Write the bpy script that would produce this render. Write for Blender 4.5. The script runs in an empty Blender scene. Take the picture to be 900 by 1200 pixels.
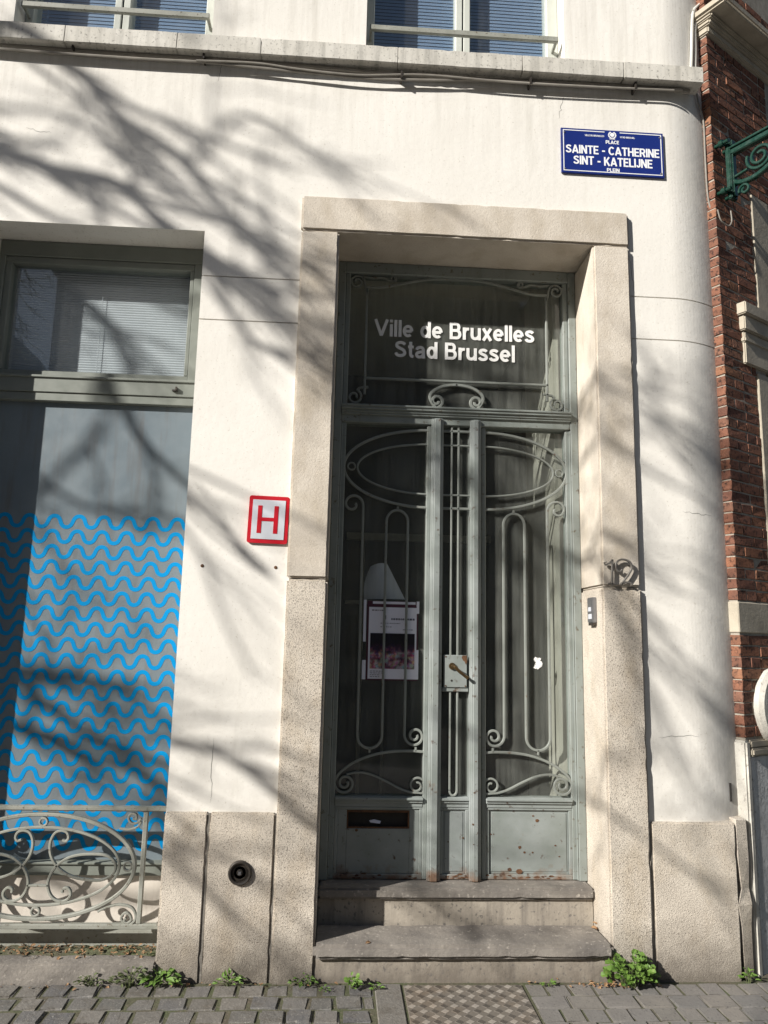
import bpy, bmesh, math, random
from mathutils import Vector, noise
random.seed(7)
C = bpy.context.scene
COL = C.collection
R = math.radians

# ---------------------------------------------------------------- camera
# world: X along the facade, Y into the building (facade plane Y=0), Z up
CAM_D, CAM_Z, F_PX = 3.9, 1.65, 885.0
RM = ((0.9979378332800328, -0.06035592285479618, 0.021845903155955828),
      (0.03160331654465382, 0.16577628801064143, -0.9856568635771737),
      (0.055868696885929936, 0.9843146777884392, 0.167341877001871))   # rows: right, down, forward

def ray(px, py):
    a, b = (px-450)/F_PX, (py-600)/F_PX
    return [a*RM[0][i] + b*RM[1][i] + RM[2][i] for i in range(3)]
def at(px, py, Y=0.0):
    """photo pixel -> (X, Z) on the vertical plane at depth Y"""
    d = ray(px, py); k = (Y+CAM_D)/d[1]
    return d[0]*k, d[2]*k + CAM_Z

cam = bpy.data.cameras.new('camera'); cam_o = bpy.data.objects.new('camera', cam); COL.objects.link(cam_o)
from mathutils import Matrix
rt, dn, fw = [Vector(r) for r in RM]
m = Matrix((rt, -dn, -fw)).transposed().to_4x4(); m.translation = (0, -CAM_D, CAM_Z)
cam_o.matrix_world = m
cam.sensor_fit = 'VERTICAL'; cam.sensor_height = 36.0; cam.lens = F_PX/1200*36
cam.clip_start = 0.05; cam.clip_end = 600
C.camera = cam_o

# ---------------------------------------------------------------- light
SUN = Vector((-.50, -.35, .325)).normalized()          # towards the sun
el = math.asin(SUN.z); az = math.atan2(SUN.x, SUN.y)
w = bpy.data.worlds.new('World'); C.world = w; w.use_nodes = True
nt = w.node_tree; nt.nodes.clear()
sky = nt.nodes.new('ShaderNodeTexSky'); sky.sky_type = 'NISHITA'; sky.sun_disc = False
sky.sun_elevation = el; sky.sun_rotation = az; sky.air_density = 1.0; sky.dust_density = 1.0
bg = nt.nodes.new('ShaderNodeBackground'); bg.inputs[1].default_value = 0.05
wo = nt.nodes.new('ShaderNodeOutputWorld')
nt.links.new(sky.outputs[0], bg.inputs[0]); nt.links.new(bg.outputs[0], wo.inputs[0])
sl = bpy.data.lights.new('sun', 'SUN'); sl.energy = 5.0; sl.angle = R(0.55); sl.color = (1.0, .955, .885)
so = bpy.data.objects.new('sun', sl); COL.objects.link(so); so.location = (-20, -14, 13)
so.rotation_euler = SUN.to_track_quat('Z', 'Y').to_euler()
vs = C.view_settings; vs.view_transform = 'Standard'; vs.look = 'None'; vs.gamma = 1.0; vs.exposure = 0.60
vs.use_curve_mapping = False
try:
    C.cycles.max_bounces = 8; C.cycles.transparent_max_bounces = 12
except Exception: pass

# ---------------------------------------------------------------- materials
def mat(name, c1, c2=None, scale=3.0, rough=.8, speck=None, speck_scale=90, speck_amt=.5, bump=.0, bump_scale=40,
        bump_dist=.004, metal=0.0, stain=None, stain_scale=1.2, stain_lo=.5, stain_hi=.75, stain_stretch=(1, 1, 1),
        rnd=None, spec=.5, edge=None, world=False, low=None, grime_and_shade=False, vary=0.0):
    mt = bpy.data.materials.new(name); mt.use_nodes = True
    n = mt.node_tree.nodes; l = mt.node_tree.links; b = n['Principled BSDF']
    tc = n.new('ShaderNodeTexCoord')
    if world:
        geo = n.new('ShaderNodeNewGeometry'); co = geo.outputs['Position']
    else: co = tc.outputs['Object']
    oi = n.new('ShaderNodeObjectInfo')
    off = n.new('ShaderNodeVectorMath'); off.operation = 'ADD'
    if not world:
        mul = n.new('ShaderNodeVectorMath'); mul.operation = 'SCALE'; mul.inputs[0].default_value = (37, 19, 53)
        l.new(oi.outputs['Random'], mul.inputs['Scale']); l.new(mul.outputs[0], off.inputs[1])
    l.new(co, off.inputs[0]); co = off.outputs[0]
    def noi(s, det=6, ro=.6, vec=co):
        t = n.new('ShaderNodeTexNoise'); t.inputs['Scale'].default_value = s; t.inputs['Detail'].default_value = det
        t.inputs['Roughness'].default_value = ro; l.new(vec, t.inputs['Vector']); return t.outputs['Fac']
    def rng(sock, lo, hi, a=0.0, bb=1.0):
        r = n.new('ShaderNodeMapRange'); l.new(sock, r.inputs[0])
        for i, v in enumerate((lo, hi, a, bb)): r.inputs[i+1].default_value = v
        return r.outputs[0]
    def mix(fac, a, bb):
        x = n.new('ShaderNodeMix'); x.data_type = 'RGBA'
        if isinstance(fac, float): x.inputs[0].default_value = fac
        else: l.new(fac, x.inputs[0])
        for i, v in ((6, a), (7, bb)):
            if isinstance(v, tuple): x.inputs[i].default_value = (*v, 1)
            else: l.new(v, x.inputs[i])
        return x.outputs[2]
    col = c1
    if rnd:
        cr = n.new('ShaderNodeValToRGB'); cr.color_ramp.interpolation = 'LINEAR'
        els = cr.color_ramp.elements
        while len(els) < len(rnd): els.new(.5)
        for i, c in enumerate(rnd): els[i].position = i/(len(rnd)-1); els[i].color = (*c, 1)
        l.new(oi.outputs['Random'], cr.inputs[0]); col = cr.outputs[0]
        if c2: col = mix(rng(noi(scale), .35, .7, 0, .6), col, c2)
    elif c2: col = mix(rng(noi(scale), .32, .68), col, c2)
    if stain:
        sv = n.new('ShaderNodeVectorMath'); sv.operation = 'MULTIPLY'; sv.inputs[1].default_value = stain_stretch
        l.new(co, sv.inputs[0])
        col = mix(rng(noi(stain_scale, 8, .65, sv.outputs[0]), stain_lo, stain_hi, 0, .85), col, stain)
    if vary:                                           # each stone has its own tone
        vm = n.new('ShaderNodeMath'); vm.operation = 'MULTIPLY'; vm.inputs[1].default_value = vary; l.new(oi.outputs['Random'], vm.inputs[0]); col = mix(vm.outputs[0], col, (.30, .26, .21))
    if grime_and_shade:                                          # dirt on the rounded corner's plaster, with some of its shading painted in
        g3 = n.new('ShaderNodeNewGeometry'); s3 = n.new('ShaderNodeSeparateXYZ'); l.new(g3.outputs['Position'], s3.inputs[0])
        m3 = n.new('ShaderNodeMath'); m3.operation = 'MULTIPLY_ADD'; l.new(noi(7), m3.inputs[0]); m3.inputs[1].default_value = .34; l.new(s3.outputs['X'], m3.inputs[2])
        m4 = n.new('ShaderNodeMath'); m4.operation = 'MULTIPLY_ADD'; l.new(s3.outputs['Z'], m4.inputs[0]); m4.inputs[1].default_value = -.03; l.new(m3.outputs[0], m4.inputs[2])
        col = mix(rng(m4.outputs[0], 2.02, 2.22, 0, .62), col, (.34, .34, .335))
    if grime_and_shade:                                          # run-off streaks below the ledge, splashes above the plinth
        v5 = n.new('ShaderNodeVectorMath'); v5.operation = 'MULTIPLY'; v5.inputs[1].default_value = (11, 1, .55); l.new(co, v5.inputs[0])
        st5 = rng(noi(1.6, 7, .65, v5.outputs[0]), .46, .72); m5 = n.new('ShaderNodeMath'); m5.operation = 'MULTIPLY'
        l.new(st5, m5.inputs[0]); l.new(rng(s3.outputs['Z'], 4.15, 4.92, 0, .42), m5.inputs[1]); col = mix(m5.outputs[0], col, (.40, .375, .325))
        m6 = n.new('ShaderNodeMath'); m6.operation = 'MULTIPLY'; l.new(rng(noi(5, 8, .65), .42, .7), m6.inputs[0]); l.new(rng(s3.outputs['Z'], .8, 1.7, .55, 0), m6.inputs[1])
        col = mix(m6.outputs[0], col, (.47, .445, .40))
    if low:                                            # splash dirt low down on the world's ground
        g2 = n.new('ShaderNodeNewGeometry'); sx = n.new('ShaderNodeSeparateXYZ'); l.new(g2.outputs['Position'], sx.inputs[0])
        ma = n.new('ShaderNodeMath'); ma.operation = 'MULTIPLY_ADD'
        l.new(noi(14), ma.inputs[0]); ma.inputs[1].default_value = -.22; l.new(sx.outputs['Z'], ma.inputs[2])
        col = mix(rng(ma.outputs[0], low[1]-.11, low[2]-.11, .8, 0), col, low[0])
    if speck: col = mix(rng(noi(speck_scale, 3, .6), .5+.12*(1-speck_amt), .62+.1*(1-speck_amt), 0, .9), col, speck)
    if isinstance(col, tuple): b.inputs['Base Color'].default_value = (*col, 1)
    else: l.new(col, b.inputs['Base Color'])
    b.inputs['Metallic'].default_value = metal; b.inputs['Specular IOR Level'].default_value = spec
    l.new(rng(noi(scale*4), .3, .7, max(.02, rough-.1), min(1, rough+.1)), b.inputs['Roughness'])
    if bump:
        bp = n.new('ShaderNodeBump'); bp.inputs['Strength'].default_value = bump; bp.inputs['Distance'].default_value = bump_dist
        l.new(noi(bump_scale, 8, .65), bp.inputs['Height']); l.new(bp.outputs[0], b.inputs['Normal'])
    return mt

def glass_mat(name, ior=1.55, tint=(.93, .95, .94), dust=(.35, .36, .33), dust_amt=.085, streak=True):
    mt = bpy.data.materials.new(name); mt.use_nodes = True
    n = mt.node_tree.nodes; l = mt.node_tree.links; n.clear()
    out = n.new('ShaderNodeOutputMaterial'); tr = n.new('ShaderNodeBsdfTransparent'); tr.inputs[0].default_value = (*tint, 1)
    gl = n.new('ShaderNodeBsdfGlossy'); gl.inputs['Roughness'].default_value = .015; gl.inputs[0].default_value = (.9, .9, .9, 1)
    fr0 = n.new('ShaderNodeFresnel'); fr0.inputs[0].default_value = ior
    ge = n.new('ShaderNodeNewGeometry'); fr = n.new('ShaderNodeMath'); fr.operation = 'MULTIPLY_ADD'      # only the outer face mirrors
    neg = n.new('ShaderNodeMath'); neg.operation = 'MULTIPLY'; neg.inputs[1].default_value = -1; l.new(fr0.outputs[0], neg.inputs[0])
    l.new(ge.outputs['Backfacing'], fr.inputs[0]); l.new(neg.outputs[0], fr.inputs[1]); l.new(fr0.outputs[0], fr.inputs[2])
    mx = n.new('ShaderNodeMixShader'); l.new(fr.outputs[0], mx.inputs[0]); l.new(tr.outputs[0], mx.inputs[1]); l.new(gl.outputs[0], mx.inputs[2])
    df = n.new('ShaderNodeBsdfDiffuse'); df.inputs[0].default_value = (*dust, 1)
    tc = n.new('ShaderNodeTexCoord'); mp = n.new('ShaderNodeMapping'); mp.inputs['Scale'].default_value = (9, 9, .5)
    l.new(tc.outputs['Object'], mp.inputs[0])
    t1 = n.new('ShaderNodeTexNoise'); t1.inputs['Scale'].default_value = 4; t1.inputs['Detail'].default_value = 8
    l.new(mp.outputs[0], t1.inputs['Vector'])
    t2 = n.new('ShaderNodeTexNoise'); t2.inputs['Scale'].default_value = 5; t2.inputs['Detail'].default_value = 8
    l.new(tc.outputs['Object'], t2.inputs['Vector'])
    mu = n.new('ShaderNodeMath'); mu.operation = 'MULTIPLY'; l.new(t1.outputs['Fac'], mu.inputs[0]); l.new(t2.outputs['Fac'], mu.inputs[1])
    rg = n.new('ShaderNodeMapRange'); l.new(mu.outputs[0], rg.inputs[0])
    rg.inputs[1].default_value = .1; rg.inputs[2].default_value = .5; rg.inputs[3].default_value = dust_amt*.5; rg.inputs[4].default_value = dust_amt*2.6
    m2 = n.new('ShaderNodeMixShader'); l.new(rg.outputs[0], m2.inputs[0]); l.new(mx.outputs[0], m2.inputs[1]); l.new(df.outputs[0], m2.inputs[2])
    l.new(m2.outputs[0], out.inputs[0]); return mt

M = {}
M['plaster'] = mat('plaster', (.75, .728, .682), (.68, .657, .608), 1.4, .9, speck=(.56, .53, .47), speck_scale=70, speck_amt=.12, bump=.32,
                   bump_scale=24, bump_dist=.006, stain=(.50, .48, .43), stain_scale=1.9, stain_lo=.58, stain_hi=.85, stain_stretch=(3.0, 1, .40), world=True, spec=.25, grime_and_shade=True)
M['sill'] = mat('sill_paint', (.62, .60, .55), (.50, .48, .43), 4, .85, speck=(.22, .21, .19), speck_scale=60, speck_amt=.35, bump=.5, bump_scale=40,
                stain=(.27, .26, .235), stain_scale=3, stain_lo=.48, stain_hi=.75, stain_stretch=(7, 1, .6), world=True, spec=.25)
M['limestone'] = mat('limestone', (.665, .61, .53), (.53, .475, .405), 3.6, .88, speck=(.27, .23, .18), speck_scale=330, speck_amt=.4, bump=.7, bump_scale=110,
                     bump_dist=.004, vary=.18, stain=(.40, .34, .255), stain_scale=3.2, stain_lo=.48, stain_hi=.78, stain_stretch=(1.6, 1.6, .8), world=True, spec=.25)
M['granite'] = mat('granite', (.67, .61, .525), (.53, .475, .405), 3.6, .88, speck=(.11, .095, .08), speck_scale=235, speck_amt=.7, bump=.9, bump_scale=150,
                   bump_dist=.005, vary=.16, stain=(.42, .345, .25), stain_scale=3.5, stain_lo=.5, stain_hi=.8, stain_stretch=(1.6, 1.6, .8), low=((.085, .072, .058), .07, .34), world=True, spec=.25)
M['bluestone'] = mat('bluestone', (.27, .245, .215), (.145, .132, .12), 5, .8, speck=(.36, .33, .29), speck_scale=45, speck_amt=.2, bump=.8, bump_scale=35,
                     bump_dist=.006, stain=(.10, .09, .08), stain_scale=3, stain_lo=.5, stain_hi=.7, stain_stretch=(1, 1, 2), world=True)
M['riser'] = mat('riser_stone', (.36, .32, .265), (.27, .24, .20), 6, .85, speck=(.12, .11, .10), speck_scale=50, speck_amt=.35, bump=.7, bump_scale=40,
                 stain=(.14, .125, .11), stain_scale=3, stain_lo=.48, stain_hi=.72, stain_stretch=(7, 1, .5), world=True, low=((.13, .11, .09), .06, .2))
PAINT = (.20, .225, .21)
M['paint'] = mat('grey_green_paint', PAINT, (.25, .275, .26), 7, .5, speck=(.10, .075, .05), speck_scale=38, speck_amt=.02, bump=.35, bump_scale=26,
                 bump_dist=.002, stain=(.16, .165, .14), stain_scale=5, stain_lo=.55, stain_hi=.8, stain_stretch=(4, 4, .6), world=True)
M['paint_rust'] = mat('rusty_grey_green_paint', PAINT, (.28, .305, .30), 5, .5, speck=(.075, .04, .025), speck_scale=24, speck_amt=-.05, bump=.4, bump_scale=26,
                      bump_dist=.002, stain=(.20, .11, .055), stain_scale=9, stain_lo=.62, stain_hi=.8, world=True, low=((.17, .075, .03), .405, .46))
M['iron'] = mat('painted_iron', (.195, .212, .195), (.245, .262, .24), 9, .5, speck=(.13, .075, .045), speck_scale=40, speck_amt=-.1, bump=.4, bump_scale=60, bump_dist=.0015, world=True)
M['frame'] = mat('window_frame_paint', (.165, .18, .158), (.20, .215, .19), 6, .45, bump=.2, bump_scale=30, bump_dist=.001, stain=(.21, .22, .19), stain_scale=4, stain_lo=.55, stain_hi=.8, world=True)
M['pale_frame'] = mat('pale_frame_paint', (.55, .57, .52), (.48, .50, .45), 6, .45, bump=.2, bump_scale=30, world=True)
M['rail'] = mat('railing_paint', (.30, .305, .27), (.23, .235, .20), 12, .55, speck=(.10, .07, .045), speck_scale=60, speck_amt=.12, bump=.5, bump_scale=60, bump_dist=.002, world=True)
M['film'] = mat('frosted_film', (.14, .175, .20), (.18, .215, .235), 2, .38, stain=(.13, .125, .12), stain_scale=3, stain_lo=.5, stain_hi=.8, stain_stretch=(5, 1, .5), spec=.4)
M['wave'] = mat('blue_vinyl', (.001, .225, .52), (.001, .25, .56), 5, .7, spec=.1)
M['glass'] = glass_mat('dusty_glass', 1.6)
M['clean_glass'] = glass_mat('window_glass', 1.85, (.93, .95, .96), (.4, .4, .4), .02)
M['panel'] = mat('cream_panel', (.62, .575, .51), (.55, .50, .44), 6, .75, bump=.3, bump_scale=30, stain=(.36, .32, .27), stain_scale=4, stain_lo=.55, stain_hi=.8, stain_stretch=(3, 1, .7), world=True)
M['blind'] = mat('blind_slats', (.58, .60, .61), (.55, .57, .58), 4, .5)
M['blue_blind'] = mat('blue_grey_blind', (.20, .27, .38), (.15, .22, .33), 4, .5)
M['white'] = mat('white_vinyl', (.82, .82, .80), (.76, .76, .75), 8, .5)
M['enamel_blue'] = mat('blue_enamel', (.010, .022, .15), (.013, .028, .175), 4, .22, bump=.1, bump_scale=12, bump_dist=.001)
M['enamel_white'] = mat('white_enamel', (.80, .81, .82), None, 4, .25)
M['red'] = mat('red_enamel', (.52, .012, .025), (.45, .01, .02), 6, .35)
M['sign_grey'] = mat('pale_sign_face', (.60, .62, .66), (.53, .55, .60), 7, .45)
M['black_iron'] = mat('dark_iron', (.045, .042, .04), (.09, .075, .06), 30, .5, metal=.6, bump=.4, bump_scale=60, bump_dist=.002)
M['digit_iron'] = mat('worn_grey_iron', (.20, .19, .175), (.13, .115, .10), 30, .5, metal=.3, bump=.4, bump_scale=60, bump_dist=.002)
M['steel'] = mat('grey_steel', (.30, .30, .31), (.24, .24, .25), 20, .4, metal=.7)
M['brass'] = mat('worn_brass', (.26, .17, .075), (.13, .09, .05), 25, .35, metal=.9, bump=.3, bump_scale=70, bump_dist=.001)
M['rust'] = mat('rust', (.15, .07, .03), (.06, .03, .018), 20, .9, bump=.6, bump_scale=60)
M['dark'] = mat('dark_recess', (.02, .018, .016), (.03, .027, .024), 5, .9)
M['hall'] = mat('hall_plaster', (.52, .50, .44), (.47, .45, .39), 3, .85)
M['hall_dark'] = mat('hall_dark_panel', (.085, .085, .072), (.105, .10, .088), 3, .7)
M['paper'] = mat('white_paper', (.82, .82, .90), (.78, .78, .86), 5, .7)
M['print'] = mat('dark_print', (.10, .10, .13), None, 5, .7)
M['maroon'] = mat('maroon_card', (.10, .03, .05), (.07, .02, .035), 5, .7)
BR = [(.20, .095, .064), (.26, .118, .075), (.19, .086, .06), (.30, .135, .08), (.24, .108, .072), (.17, .08, .058), (.31, .15, .085), (.22, .115, .085)]
M['brick'] = mat('red_brick', BR[0], (.10, .055, .042), 16, .92, rnd=BR, bump=1.0, bump_scale=70, bump_dist=.006, speck=(.04, .027, .024), speck_scale=45, speck_amt=.8, spec=.2)
M['mortar'] = mat('lime_mortar', (.40, .365, .31), (.27, .245, .205), 25, .95, bump=.8, bump_scale=80, world=True, spec=.2)
M['joint_mortar'] = mat('grey_joint_mortar', (.22, .205, .18), (.14, .13, .115), 30, .95, bump=.8, bump_scale=90, world=True, spec=.2)
M['euville'] = mat('pale_carved_stone', (.46, .415, .335), (.36, .32, .255), 7, .88, bump=.6, bump_scale=50, stain=(.20, .18, .15), stain_scale=4, stain_lo=.55, stain_hi=.8, world=True, spec=.25)
M['grey_stone'] = mat('grey_plinth_stone', (.62, .62, .62), (.48, .48, .48), 9, .8, speck=(.24, .24, .24), speck_scale=60, speck_amt=.3, bump=.9, bump_scale=30, bump_dist=.008, stain=(.36, .36, .36),
                      stain_scale=5, stain_lo=.45, stain_hi=.7, stain_stretch=(6, 6, .5), world=True)
M['white_stone'] = mat('whitewashed_stone', (.56, .54, .49), (.44, .42, .37), 9, .9, speck=(.30, .28, .25), speck_scale=50, speck_amt=.2, bump=.8, bump_scale=40, world=True, spec=.25)
M['green_iron'] = mat('dark_green_gloss_paint', (.004, .030, .020), (.007, .040, .027), 9, .25, bump=.3, bump_scale=40, bump_dist=.001)
M['cable'] = mat('dusty_cable', (.20, .185, .16), (.28, .26, .23), 15, .7)
M['pipe'] = mat('white_conduit', (.62, .61, .57), (.55, .54, .5), 15, .5)
M['sett'] = mat('sett_stone', (.11, .107, .104), (.16, .15, .135), 14, .75, vary=.0, stain=(.085, .072, .055), stain_scale=12, stain_lo=.5, stain_hi=.75, rnd=[(.11, .107, .10), (.145, .138, .13), (.09, .09, .095), (.18, .167, .15), (.125, .117, .105)],
                bump=.9, bump_scale=45, bump_dist=.006, speck=(.26, .245, .22), speck_scale=110, speck_amt=.25)
M['red_sett'] = mat('red_paver', (.20, .10, .075), (.17, .11, .09), 14, .85, rnd=[(.20, .105, .075), (.24, .125, .09), (.17, .10, .08)], bump=.8, bump_scale=45, bump_dist=.005)
M['tile'] = mat('paving_block', (.20, .19, .175), (.15, .14, .13), 12, .8, rnd=[(.18, .17, .152), (.215, .197, .175), (.16, .156, .15), (.205, .19, .175)], bump=.7, bump_scale=50,
                bump_dist=.004, speck=(.10, .095, .09), speck_scale=80, speck_amt=.3)
M['joint'] = mat('joint_earth', (.095, .08, .058), (.07, .085, .036), 9, .95, bump=1, bump_scale=60, bump_dist=.006, speck=(.16, .13, .10), speck_scale=70, speck_amt=.3, world=True)
M['square'] = mat('square_paving', (.15, .14, .13), (.11, .105, .10), 2, .85, bump=.6, bump_scale=20, world=True)
M['plate'] = mat('tread_plate_steel', (.17, .15, .125), (.13, .115, .10), 9, .6, metal=.0, bump=.4, bump_scale=60, bump_dist=.001, stain=(.15, .11, .075), stain_scale=6, stain_lo=.5, stain_hi=.75, world=True)
M['leaf'] = mat('weed_leaf', (.075, .15, .022), (.11, .19, .03), 40, .6, speck=(.16, .20, .05), speck_scale=60, speck_amt=.1)
M['leaf_dull'] = mat('dull_weed_leaf', (.06, .085, .03), (.10, .115, .045), 40, .7)
M['dry'] = mat('dry_leaf', (.20, .10, .045), (.30, .19, .10), 60, .85)
M['bark'] = mat('plane_bark', (.11, .095, .075), (.17, .15, .12), 6, .9, bump=.8, bump_scale=20, bump_dist=.02)
M['far_brick'] = mat('far_brick', (.20, .11, .085), (.17, .095, .075), 2, .9)
M['far_stone'] = mat('far_stone', (.32, .29, .25), (.27, .245, .21), 2, .9)
M['slate'] = mat('roof_slate', (.07, .07, .078), (.09, .09, .10), 3, .6)
M['far_glass'] = mat('far_window_glass', (.03, .035, .04), None, 3, .1)

# ---------------------------------------------------------------- mesh helpers
class MB:
    def __init__(s): s.v = []; s.f = []
    def box(s, x0, x1, y0, y1, z0, z1, fn=None):
        k = len(s.v)
        p = [(x0,y0,z0),(x1,y0,z0),(x1,y1,z0),(x0,y1,z0),(x0,y0,z1),(x1,y0,z1),(x1,y1,z1),(x0,y1,z1)]
        s.v += [fn(*q) if fn else q for q in p]
        s.f += [tuple(k+i for i in q) for q in ((0,3,2,1),(4,5,6,7),(0,1,5,4),(1,2,6,5),(2,3,7,6),(3,0,4,7))]
        return s
    def prism(s, poly, y0, y1, fn=None):
        """poly: (x,z) outline, extruded from y0 to y1"""
        k = len(s.v); n = len(poly)
        a = sum(poly[i][0]*poly[(i+1) % n][1]-poly[(i+1) % n][0]*poly[i][1] for i in range(n))
        if a < 0: poly = poly[::-1]
        P = [(x, y0, z) for x, z in poly]+[(x, y1, z) for x, z in poly]
        s.v += [fn(*q) if fn else q for q in P]
        s.f.append(tuple(k+i for i in range(n))); s.f.append(tuple(k+n+i for i in reversed(range(n))))
        for i in range(n):
            j = (i+1) % n; s.f.append((k+i, k+n+i, k+n+j, k+j))
        return s
    def bar(s, pts, wd, y0, y1, taper=None, fn=None, closed=False):
        """flat iron bar bent in a vertical plane: pts (x,z), width wd, from y0 (front) to y1; chamfered section"""
        n = len(pts); k0 = len(s.v); rings = []
        for i, (x, z) in enumerate(pts):
            a = pts[(i-1) % n] if closed else pts[max(0, i-1)]; b = pts[(i+1) % n] if closed else pts[min(n-1, i+1)]
            tx, tz = b[0]-a[0], b[1]-a[1]; L = math.hypot(tx, tz) or 1e-9; nx, nz = -tz/L, tx/L
            h = wd/2*(taper(i/(n-1)) if taper else 1); c = min(h, (y1-y0)/2)*.35
            sec = [(-h, y0+c), (-h+c, y0), (h-c, y0), (h, y0+c), (h, y1-c), (h-c, y1), (-h+c, y1), (-h, y1-c)]
            r = []
            for o, y in sec:
                q = (x+nx*o, y, z+nz*o); s.v.append(fn(*q) if fn else q); r.append(len(s.v)-1)
            rings.append(r)
        m_ = n if closed else n-1
        for i in range(m_):
            A, B = rings[i], rings[(i+1) % n]
            for j in range(8):
                jj = (j+1) % 8; s.f.append((A[j], A[jj], B[jj], B[j]))
        if not closed: s.f.append(tuple(reversed(rings[0]))); s.f.append(tuple(rings[-1]))
        return s
    def tube(s, pts, rad, n=8):
        pts = [Vector(p) for p in pts]; rings = []
        for i, p in enumerate(pts):
            t = (pts[min(i+1, len(pts)-1)]-pts[max(i-1, 0)])
            t = t.normalized() if t.length > 1e-9 else Vector((0, 0, 1))
            up = Vector((0, 0, 1)) if abs(t.z) < .9 else Vector((1, 0, 0))
            a = t.cross(up).normalized(); b = t.cross(a)
            r = rad[i] if isinstance(rad, (list, tuple)) else rad
            k = len(s.v)
            for j in range(n):
                an = 2*math.pi*j/n; s.v.append(tuple(p+(a*math.cos(an)+b*math.sin(an))*r))
            rings.append(range(k, k+n))
        for A, B in zip(rings, rings[1:]):
            for j in range(n): s.f.append((A[j], A[(j+1) % n], B[(j+1) % n], B[j]))
        s.f.append(tuple(rings[0])); s.f.append(tuple(reversed(rings[-1]))); return s
    def lathe(s, prof, c, axis='y', n=24):
        """prof: (radius, offset along axis)"""
        k = len(s.v)
        for r, o in prof:
            for j in range(n):
                a = 2*math.pi*j/n; x, z = r*math.cos(a), r*math.sin(a)
                s.v.append((c[0]+x, c[1]+o, c[2]+z) if axis == 'y' else (c[0]+x, c[1]+z, c[2]+o) if axis == 'z' else (c[0]+o, c[1]+x, c[2]+z))
        for i in range(len(prof)-1):
            for j in range(n):
                jj = (j+1) % n; s.f.append((k+i*n+j, k+i*n+jj, k+(i+1)*n+jj, k+(i+1)*n+j))
        s.f.append(tuple(k+j for j in range(n))); s.f.append(tuple(k+(len(prof)-1)*n+j for j in reversed(range(n)))); return s

WORLD = {}
def tag(o, label=None, cat=None, group=None, kind=None):
    for k, v in (('label', label), ('category', cat), ('group', group), ('kind', kind)):
        if v: o[k] = v
    return o
def thing(name, label, cat, loc=(0, 0, 0), group=None):
    o = bpy.data.objects.new(name, None); COL.objects.link(o); o.location = loc; o.empty_display_size = .1
    WORLD[o] = Vector(loc); return tag(o, label, cat, group)
def obj(name, mb, m_, parent=None, bevel=0.0, seg=1, smooth=False, anchor=None, jit=0.0, recalc=True, rough=0.0):
    vs_ = [Vector(v) for v in mb.v]
    lo = Vector([min(v[i] for v in vs_) for i in range(3)]); hi = Vector([max(v[i] for v in vs_) for i in range(3)])
    A = Vector(anchor) if anchor is not None else Vector(((lo.x+hi.x)/2, (lo.y+hi.y)/2, lo.z))
    me = bpy.data.meshes.new(name); me.from_pydata([tuple(v-A) for v in vs_], [], mb.f)
    bm = bmesh.new(); bm.from_mesh(me)
    if recalc: bmesh.ops.recalc_face_normals(bm, faces=bm.faces)
    if bevel:
        es = [e for e in bm.edges if len(e.link_faces) == 2 and e.calc_face_angle(0) > .6]
        bmesh.ops.bevel(bm, geom=es, offset=bevel, segments=seg, affect='EDGES', clamp_overlap=True)
    if rough:                                          # worn faces and chipped arrises
        size = hi-lo
        for ax in range(3):
            n_ = int(size[ax]/.035)
            for k in range(1, n_):
                no = Vector((0, 0, 0)); no[ax] = 1; co = Vector((0, 0, 0)); co[ax] = lo[ax]-A[ax]+size[ax]*k/n_
                bmesh.ops.bisect_plane(bm, geom=bm.verts[:]+bm.edges[:]+bm.faces[:], dist=1e-6, plane_co=co, plane_no=no)
        bm.normal_update(); mid = (lo+hi)/2-A; mv = []
        for v in bm.verts:
            q = (v.co+A); d = noise.noise_vector(q*6.5)*rough+noise.noise_vector(q*23)*rough*.5
            if any(len(e.link_faces) == 2 and e.calc_face_angle(0) > .25 for e in v.link_edges):
                c = noise.noise(q*27+Vector((3, 9, 1)))
                if c > .34: d -= v.normal*min(.004, (c-.34)*.04)
            mv.append((v, d))
        for v, d in mv: v.co += d
    if jit:
        for v in bm.verts: v.co += Vector((random.uniform(-jit, jit), random.uniform(-jit, jit), random.uniform(-jit, jit)))
    bm.to_mesh(me); bm.free()
    if smooth:
        me.polygons.foreach_set('use_smooth', [True]*len(me.polygons)); me.set_sharp_from_angle(angle=R(38))
    o = bpy.data.objects.new(name, me); COL.objects.link(o)
    if m_: me.materials.append(m_)
    if parent: o.parent = parent; o.location = A-WORLD[parent]
    else: o.location = A
    WORLD[o] = A; return o
def dup(o, world, parent, rot=None):
    c = o.copy(); COL.objects.link(c); c.parent = parent
    c.location = Vector(world)-(WORLD[parent] if parent else Vector()); WORLD[c] = Vector(world)
    if rot: c.rotation_euler = rot
    return c
def crom(pts, n=8, closed=False):
    """smooth curve through points"""
    P = [Vector(p) for p in pts]; out = []; N = len(P)
    for i in range(N if closed else N-1):
        if closed: p0, p1, p2, p3 = P[(i-1) % N], P[i], P[(i+1) % N], P[(i+2) % N]
        else: p0, p1, p2, p3 = P[max(i-1, 0)], P[i], P[i+1], P[min(i+2, N-1)]
        for j in range(n):
            t = j/n
            out.append(tuple(.5*((2*p1)+(p2-p0)*t+(2*p0-5*p1+4*p2-p3)*t*t+(3*p1-p0-3*p2+p3)*t**3)))
    if not closed: out.append(tuple(P[-1]))
    return out
def spiral(c, r0, r1, a0, turns, n=None):
    n = n or int(abs(turns)*22)+6
    return [(c[0]+(r0+(r1-r0)*(i/n)**.85)*math.cos(a0+turns*2*math.pi*i/n), c[1]+(r0+(r1-r0)*(i/n)**.85)*math.sin(a0+turns*2*math.pi*i/n)) for i in range(n+1)]
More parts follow.
